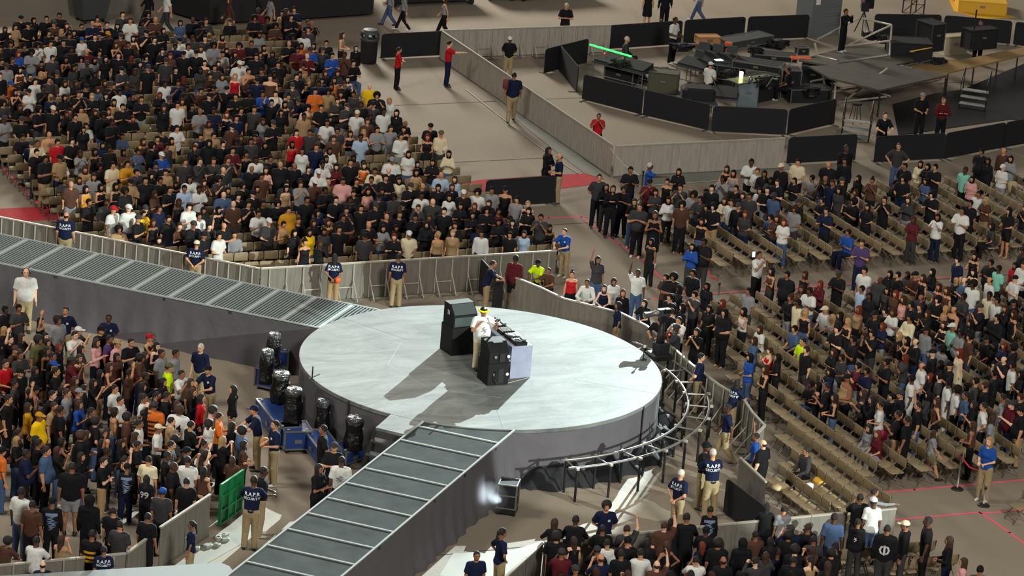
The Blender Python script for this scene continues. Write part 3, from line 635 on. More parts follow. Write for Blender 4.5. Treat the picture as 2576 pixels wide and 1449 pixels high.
def f_top(P, J, b, kind, g=.016):
    z = J['z']; T = f_torso(P, J, b, g+(.012 if kind in 'TJHV' else .002))
    low = {'T': .86, 'P': .88, 'L': .88, 'H': .84, 'K': .98, 'J': .82, 'V': .86, 'D': .60}[kind]+z
    if kind in ('K', 'D'):
        T = np.maximum(T, P[:, 2]-(1.385+z)); d = T
        for i in (0, 1):
            s = J['sh'][i]; d = np.minimum(d, np.maximum(cap(P, s*V3(1, .62, 1)+V3(.06, 0, -.03), s*V3(1, .62, 1)+V3(-.07, 0, -.03), .022+g), 0*T-1))
    else: d = np.maximum(T, -(cap(P, J['neck'], J['neck']+V3(0, 0, .2), .062)))
    if kind == 'D':
        if z: low = .45
        else: d = smin(d, np.maximum(cap(P, V3(0, 0, .95), V3(.01, 0, .55), .165+g, .21, (1.25, 1, 1)), .50-P[:, 2]), .03); low = .50
    r = armr(b)
    if kind in ('T', 'P', 'J', 'V'):
        for s, e, w in J['arm']:
            m = s+(e-s)*.80; d = smin(d, cut(P, cap(P, s, e, r[0]+g+.006, r[1]+g+.022), m, e-s), .03)
    if kind in ('L', 'H'):
        for s, e, w in J['arm']:
            q = smin(cap(P, s, e, r[0]+g, r[1]+g), cap(P, e, w, r[1]+g, r[2]+.012), .02); m = e+(w-e)*.93
            d = smin(d, cut(P, q, m, w-e) if False else q, .03)
    if kind == 'H': d = smin(d, ell(P, J['neck']+V3(-.09, 0, 0), (.06, .11, .07)), .03)
    return np.maximum(d, low-P[:, 2])
def f_bot(P, J, b, kind):
    z = J['z']; k = 1.22 if b == 'B' else 1; loose = .024 if kind != 'N' else .012
    w = {'m': .150, 'f': .150, 'B': .19}[b]
    d = cap(P, J['pel']+V3(0, 0, -.05), J['pel']+V3(0, 0, .08), w+.018, w+.012, (1.42, 1, 1)); d = np.maximum(d, P[:, 2]-(1.02+z))
    if kind == 'K':
        if z: kind = 'S'
        else: return np.maximum(smin(d, cap(P, V3(0, 0, .95), V3(.01, 0, .60), .155, .20, (1.25, 1, 1)), .03), .55-P[:, 2])
    for h, kn, a in J['leg']:
        q = cap(P, h, kn, .090*k+loose*.6, .060+loose)
        if kind == 'S': q = cut(P, q, h+(kn-h)*.80, kn-h)
        else: q = smin(q, cap(P, kn, a+V3(0, 0, -.01), .060+loose, .045+loose), .02); q = np.maximum(q, (.045)-P[:, 2])
        d = smin(d, q, .03)
    return d
def f_shoes(P, J):
    d = 9.0
    for h, k, a in J['leg']:
        q = np.minimum(cap(P, a+V3(-.03, 0, -.045), a+V3(.15, 0, -.055), .047, .038), cap(P, a+V3(0, 0, 0), a+V3(-.01, 0, -.045), .05)); q = np.maximum(q, (a[2]-.09)-P[:, 2]); d = np.minimum(d, q)
    return d
def f_head(P):
    d = ell(P, (0, 0, .01), (.098, .078, .108)); d = smin(d, ell(P, (.03, 0, -.055), (.062, .056, .062)), .03)
    d = smin(d, cap(P, (.088, 0, .012), (.110, 0, -.022), .009, .014), .012); d = smin(d, cap(P, (.082, -.035, .035), (.082, .035, .035), .014), .012)
    for s in (-1, 1):
        d = smin(d, ell(P, (.0, s*.080, -.012), (.020, .010, .030)), .008); d = np.maximum(d, -ell(P, (.094, s*.032, .014), (.016, .016, .010)))
    d = smin(d, ell(P, (.088, 0, -.060), (.014, .026, .010)), .01); return smin(d, cap(P, (-.02, 0, -.05), (-.03, 0, -.14), .052), .03)
def facecut(P, d, x=.035, z=.055): return np.maximum(d, -np.maximum(x-P[:, 0]+.35*np.abs(P[:, 1]), P[:, 2]-z+.9*np.maximum(0, np.abs(P[:, 1])-.045)))
def f_hair(P, t):
    o = ell(P, (-.010, 0, .016), (.104, .085, .112)); s = np.maximum(facecut(P, o, .012, .052+0*P[:, 0]), -.055-P[:, 2]-.45*P[:, 0])
    if t in 's': return s
    if t == 'b': return np.maximum(np.maximum(o+.004, P[:, 2]-.028), np.maximum(P[:, 0]-.01, -.085-P[:, 2]-.2*P[:, 0]))  # fringe of hair round a bald crown
    if t == 'a': return facecut(P, ell(P, (-.02, 0, .03), (.132, .128, .13)), .045, .05)
    if t == 'B': return np.minimum(s, ell(P, (-.05, 0, .135), (.042, .042, .042)))
    if t == 'p': return smin(s, cap(P, (-.11, 0, .03), (-.15, 0, -.22), .034, .018), .02)
    if t == 'm': return facecut(P, smin(o-.008, cap(P, (-.02, 0, 0), (-.03, 0, -.10), .090, .078), .03), .018, .055)
    if t == 'l': return facecut(P, smin(smin(o-.004, cap(P, (-.045, 0, 0), (-.075, 0, -.32), .078, .062, (1.15, .95, 1)), .04), cap(P, (-.02, 0, -.02), (-.0, 0, -.14), .082), .03), .022, .055)
    if t == 'h': return facecut(P, smin(ell(P, (-.015, 0, .01), (.128, .112, .135)), cap(P, (-.03, 0, -.08), (-.04, 0, -.15), .10), .04), .05, .075)
    if t == 'c':
        d = np.maximum(ell(P, (-.006, 0, .035), (.114, .098, .10)), .028-P[:, 2]); return smin(d, ell(P, (.125, 0, .042), (.075, .072, .010)), .01)
    if t == 'Y': return np.maximum(ell(P, (-.004, 0, .045), (.112, .096, .095)), .03-P[:, 2])
    if t == 'H':
        return smin(np.maximum(ell(P, (-.006, 0, .045), (.112, .096, .095)), .03-P[:, 2]), ell(P, (0, 0, .035), (.17, .16, .010)), .01)
def f_hand(P, curl):
    d = smin(ell(P, (.045, 0, 0), (.050, .040, .015)), cap(P, (-.02, 0, 0), (.02, 0, 0), .022, .024), .02)
    for i, (y, L) in enumerate(((-.030, .062), (-.010, .075), (.011, .070), (.031, .055))):
        a = V3(.082, y, 0); k = V3(.082+L*.5*math.cos(curl), y*1.12, -L*.5*math.sin(curl)); e = k+V3(L*.5*math.cos(curl*2.2), 0, -L*.5*math.sin(curl*2.2))
        d = smin(d, np.minimum(cap(P, a, k, .0095, .0088), cap(P, k, e, .0088, .0075)), .006)
    d = smin(d, np.minimum(cap(P, (.02, .034, -.004), (.055, .060, -.012), .012, .010), cap(P, (.055, .060, -.012), (.085, .062, -.016), .010, .008)), .008); return d
HEAD = surf(f_head, (-.13, -.11, -.20), (.14, .11, .13), .0115)
HANDS = {c: surf(lambda P: f_hand(P, c), (-.05, -.06, -.09), (.18, .09, .04), .0085) for c in (.25, .75)}
HAIRS = {t: surf(lambda P: f_hair(P, t), (-.25, -.19, -.46), (.22, .19, .22), .014) for t in 'sbaBpmlhcHY'}
def ico(c, r):
    mb = MB(); mb.lathe([(.01, -1), (.7, -.7), (1, 0), (.7, .7), (.01, 1)], n=8); return np.array(mb.v)*np.array(r)+np.array(c), mb.f
def npmesh(name, parts, mats):
    """parts: list of (verts, faces, material index)"""
    vs, fs, ms = [], [], []; o = 0
    for v, f, m in parts: vs.append(v); fs += [tuple(int(i)+o for i in q) for q in f]; ms += [m]*len(f); o += len(v)
    me = bpy.data.meshes.new(name); me.from_pydata(np.concatenate(vs).tolist(), [], fs)
    for m in mats: me.materials.append(m)
    me.polygons.foreach_set('material_index', ms); me.polygons.foreach_set('use_smooth', [True]*len(fs)); me.update(); return me
CACHE = {}
LO, HI = (-.55, -.60, -.02), (.66, .60, 2.0)
def box_for(J):
    z = J['z']; return (-.55, -.52, -.02), (.66, .52, 1.62+z)
def m_body(pose, b):
    k = ('body', pose, b)
    if k not in CACHE:
        J = skel(pose, b); lo, hi = box_for(J)
        if pose in 'uU': hi = (.66, .52, 2.02)
        v, f = surf(lambda P: f_body(P, J, b), lo, hi, .024); parts = [(v, f, 0), (HEAD[0]+J['head'], HEAD[1], 0)]
        for s in (-1, 1):
            parts.append((*ico(J['head']+V3(.086, s*.032, .014), (.010, .013, .008)), 1))
            parts.append((*ico(J['head']+V3(.092, s*.033, .034), (.006, .020, .004)), 1))
        parts.append((*ico(J['head']+V3(.100, 0, -.060), (.006, .022, .006)), 2))
        for i, s in enumerate((-1, 1)):
            sh, e, w = J['arm'][i]; d = (w-e)/np.linalg.norm(w-e); up = V3(0, 0, 1) if abs(d[2]) < .8 else V3(0, s, 0)
            side = np.cross(up, d); side /= np.linalg.norm(side); n = np.cross(d, side)
            if pose in ('s', 'w', 'h'): n, side = np.cross(d, V3(1, 0, 0)*s), V3(1, 0, 0); n /= np.linalg.norm(n); side = np.cross(n, d)
            R = np.stack([d, side*(1 if True else s), n], 1); hv, hf = HANDS[.75 if pose in ('l', 'f', 'm', 'tf', 'g') else .25]
            if np.linalg.det(R) < 0: R[:, 2] *= -1
            hv2 = hv*V3(1, -s if pose not in ('s', 'w') else 1, 1); ff = hf if (pose in ('s', 'w') or s < 0) else hf[:, ::-1]
            parts.append(((hv2@R.T)+w, ff, 0))
        CACHE[k] = npmesh('person_body', parts, [M_SKIN, M_EYE, M_LIPS])
    return CACHE[k]
def m_top(pose, b, kind):
    k = ('top', pose, b, kind)
    if k not in CACHE:
        J = skel(pose, b); lo, hi = box_for(J)
        if pose in 'uU': hi = (.66, .52, 2.02)
        lo = (lo[0], lo[1], (.42 if kind == 'D' else .76+J['z'])); v, f = surf(lambda P: f_top(P, J, b, kind), lo, hi, .022)
        CACHE[k] = npmesh('upper_garment', [(v, f, 0)], [M_CLOTH])
    return CACHE[k]
LEGP = {p: ('t' if p in SIT else ('w' if p == 'w' else 's')) for p in POSE}
def m_bot(pose, b, kind):
    pose = LEGP[pose]; k = ('bot', pose, b, kind)
    if k not in CACHE:
        J = skel(pose, b); v, f = surf(lambda P: f_bot(P, J, b, kind), (-.45, -.32, .02), (.60, .32, 1.06+J['z']), .024)
        CACHE[k] = npmesh('lower_garment', [(v, f, 0)], [M_CLOTH])
    return CACHE[k]
def m_shoes(pose):
    pose = LEGP[pose]; k = ('shoes', pose)
    if k not in CACHE:
        J = skel(pose, 'm'); v, f = surf(lambda P: f_shoes(P, J), (-.42, -.24, -.03), (.66, .24, .22), .018); CACHE[k] = npmesh('shoes', [(v, f, 0)], [M_SHOE])
    return CACHE[k]
def m_hair(t):
    k = ('hair', t)
    if k not in CACHE: CACHE[k] = npmesh('hair', [(*HAIRS[t], 0)], [M_CLOTH if t in 'chHY' else M_HAIR])
    return CACHE[k]
CN = {'w': ('white', '#d0d2ce'), 'k': ('black', '#17171a'), 'n': ('navy', '#141d38'), 'b': ('blue', '#1f4a9a'), 'r': ('red', '#b01722'), 'g': ('grey', '#85878a'),
 'd': ('dark grey', '#38383a'), 'c': ('cream', '#d3c8a8'), 't': ('tan', '#a08560'), 'e': ('brown', '#4e352a'), 'y': ('yellow', '#e8bd14'), 'm': ('mustard', '#c08a1c'),
 'o': ('orange', '#cf6a26'), 'p': ('pink', '#cf9a98'), 'a': ('light blue', '#9fb6cf'), 'l': ('lime yellow', '#c8ee12'), 'v': ('purple', '#4b3a66'), 'i': ('mint green', '#7fc4b0'),
 'q': ('maroon', '#551a22'), 'j': ('denim blue', '#44597a'), 'f': ('olive', '#5a5a3c'), 'h': ('khaki', '#9a8a68')}
GN = {'T': 't-shirt', 'L': 'long sleeved top', 'K': 'tank top', 'D': 'dress', 'J': 'jersey', 'H': 'hoodie', 'V': 'safety vest', 'P': 'polo shirt'}
BN = {'P': 'trousers', 'S': 'shorts', 'K': 'skirt'}
HC_ = {'k': ('black', '#141010'), 'e': ('brown', '#3a2418'), 'y': ('blond', '#a9885a'), 'w': ('white', '#c9c5bc'), 'r': ('red', '#6a2a1c')}
HT = {'s': 'short {} hair', 'l': 'long {} hair', 'a': '{} afro hair', 'b': 'bald head', 'B': '{} hair in a bun', 'p': '{} ponytail', 'm': 'chin length {} hair', 'c': '{} cap', 'h': '{} hood up', 'H': '{} brimmed hat'}
SK = {1: '#e3b596', 2: '#c48f6b', 3: '#94654a', 4: '#5a3c2b'}
PN = {'s': 'arms down', 'c': 'hands clasped at the chest', 'f': 'raising a phone', 'x': 'arms crossed', 'u': 'one arm up', 'U': 'both arms up', 'h': 'hands on hips', 'b': 'hands behind the back',
 'l': 'leaning forward', 'p': 'pointing', 'g': 'forearms out', 't': 'seated', 'w': 'walking', 'm': 'holding a microphone', 'tc': 'seated, hands together', 'tx': 'seated, arms crossed', 'tf': 'seated, raising a phone'}
# text prints, shaped to the garment
def text_mesh(txt, size):
    cu = bpy.data.curves.new('t', 'FONT'); cu.body = txt; cu.size = size; cu.align_x = 'CENTER'; cu.resolution_u = 2; cu.offset = size*.018
    o = bpy.data.objects.new('t', cu); COL.objects.link(o); me = bpy.data.meshes.new_from_object(o.evaluated_get(bpy.context.evaluated_depsgraph_get()))
    v = np.array([x.co[:] for x in me.vertices]); f = [tuple(p.vertices) for p in me.polygons]; bpy.data.objects.remove(o); return v, f
TXT = {}
def print_on(parent, pose, b, kind, back, cz, spec, color):
    """spec: list of (text, size, dy, dz) or ('#blk', w, h, dy, dz) pattern patch; projected on the garment surface"""
    J = skel(pose, b); vs, fs = [], []; o = 0
    for it in spec:
        if it[0] == '#blk':
            _, w, h, dy, dz = it; nx, nz = 10, 8; rng = random.Random(int(w*1000+h*77)); v = []; f = []
            nb = max(2, round(h/.035))
            for j in range(nb):   # soft brush-like bands, longest in the middle
                zc = -h/2+h*(j+.5)/nb; L = w*.5*(1-.75*abs(2*(j+.5)/nb-1)**1.5)*rng.uniform(.75, 1.0); xo = rng.uniform(-.12, .12)*w; t_ = h/nb*.38; n0 = len(v)
                for i in range(9): q = -1+2*i/8; e = t_*(1-.8*q*q); dz_ = .012*math.sin(q*3+j*2.1); v += [(xo+L*q, zc+dz_-e, 0), (xo+L*q, zc+dz_+e, 0)]
                f += [(n0+2*i, n0+2*i+2, n0+2*i+3, n0+2*i+1) for i in range(8)]
            v = np.array(v, float)
        elif it[0] == '#bar':
            _, w, h, dy, dz = it; v = []; f = []
            for i in range(13): v += [(-w/2+w*i/12, -h/2, 0), (-w/2+w*i/12, h/2, 0)]
            f = [(2*i, 2*i+2, 2*i+3, 2*i+1) for i in range(12)]; v = np.array(v, float)
        else:
            t, size, dy, dz = it
            if (t, size) not in TXT: TXT[(t, size)] = text_mesh(t, size)
            v, f = TXT[(t, size)]; v = v.copy()
        v[:, 0] += dy; v[:, 1] += dz; sg = -1 if back else 1
        P = np.stack([np.full(len(v), .45*sg), v[:, 0]*(1 if sg > 0 else -1)*1.0, v[:, 1]+cz+J['z']], 1)
        for _ in range(30): d = f_top(P, J, b, kind); P[:, 0] -= sg*np.clip(d-.007, -.05, .05)*.9
        vs.append(P); fs += [tuple(i+o for i in q) for q in f]; o += len(P)
    me = bpy.data.meshes.new('print'); me.from_pydata(np.concatenate(vs).tolist(), [], fs); me.materials.append(M_PRINT); me.update()
    return new('print', me, parent, color=srgb(color))
PRINTS = {'sec': (True, 1.27, [('R.A.P.R', .115, 0, .06), ('SECURITY', .085, 0, -.03)], '#e8eef0'), 'crest': (False, 1.30, [('#bar', .06, .06, .08, 0)], '#c8ccd0')}
def person(loc, rz, pose, b, top, bot, hair, skin, h=1.75, shoe=None, pr=None):
    s = h/1.75; o = new('person', m_body(pose, b), None, loc, rz, srgb(SK[skin])); o.scale = (s, s, s)
    tc = srgb(CN[top[0]][1]); kind = top[1]
    t = new({'T': 'shirt', 'L': 'sweater', 'K': 'tank_top', 'D': 'dress', 'J': 'jersey', 'H': 'hoodie', 'V': 'safety_vest', 'P': 'polo_shirt'}[kind], m_top(pose, b, kind), o, color=tc)
    if bot[0] != '-': new({'P': 'trousers', 'S': 'shorts', 'K': 'skirt', 'N': 'leggings'}[bot[1]], m_bot(pose, b, bot[1]), o, color=srgb(CN[bot[0]][1]))
    sc_ = shoe or random.choice(['#d8d8d4', '#16161a', '#16161a', '#3a3a3c', '#c8c4ba']); new('shoes', m_shoes(pose), o, color=srgb(sc_))
    J = skel(pose, b); ht, hcol = hair[0], (hair[1] if len(hair) > 1 else 'k')
    if ht in 'chHY':
        c = '#16161a' if ht == 'Y' else CN[hcol][1] if ht in 'cH' else CN[top[0]][1]
        if ht == 'h' and len(hair) > 1: c = CN[hcol][1]
        new({'c': 'cap', 'h': 'hood', 'H': 'hat', 'Y': 'hat'}[ht], m_hair(ht), o, tuple(J['head']), color=srgb(c))
        if ht == 'Y':
            mb = MB(); mb.pipe([(.135*math.cos(q*PI/12)-.004, .12*math.sin(q*PI/12), .042) for q in range(25)], .027, 8); new('hat_brim', mb.mesh('hat_brim', M_CLOTH, True), o, tuple(J['head']), color=srgb('#e8dc14'))
            mb = MB(); mb.pipe([(.045, .03, .125), (.085, .0, .105)], .028, 8); new('hat_patch', mb.mesh('hat_patch', M_CLOTH, True), o, tuple(J['head']), color=srgb('#e0e0e0'))
        if ht != 'h': new('hair', m_hair('l' if len(hair) > 2 else 's'), o, tuple(J['head']), color=srgb('#1a120e'))
    else: new('hair', m_hair(ht), o, tuple(J['head']), color=srgb(HC_[hcol][1]))
    if kind == 'V':
        for dz in (0, -.16): print_on(t, pose, b, kind, True, 1.2+dz, [('#bar', .30, .045, 0, 0)], '#d86a2a')
        for dz in (0, -.16): print_on(t, pose, b, kind, False, 1.2+dz, [('#bar', .30, .045, 0, 0)], '#c8c8b8')
    for q in (pr or []):
        bk, cz, spec, col = PRINTS[q] if isinstance(q, str) else q; print_on(t, pose, b, kind, bk, cz, spec, col)
    return o
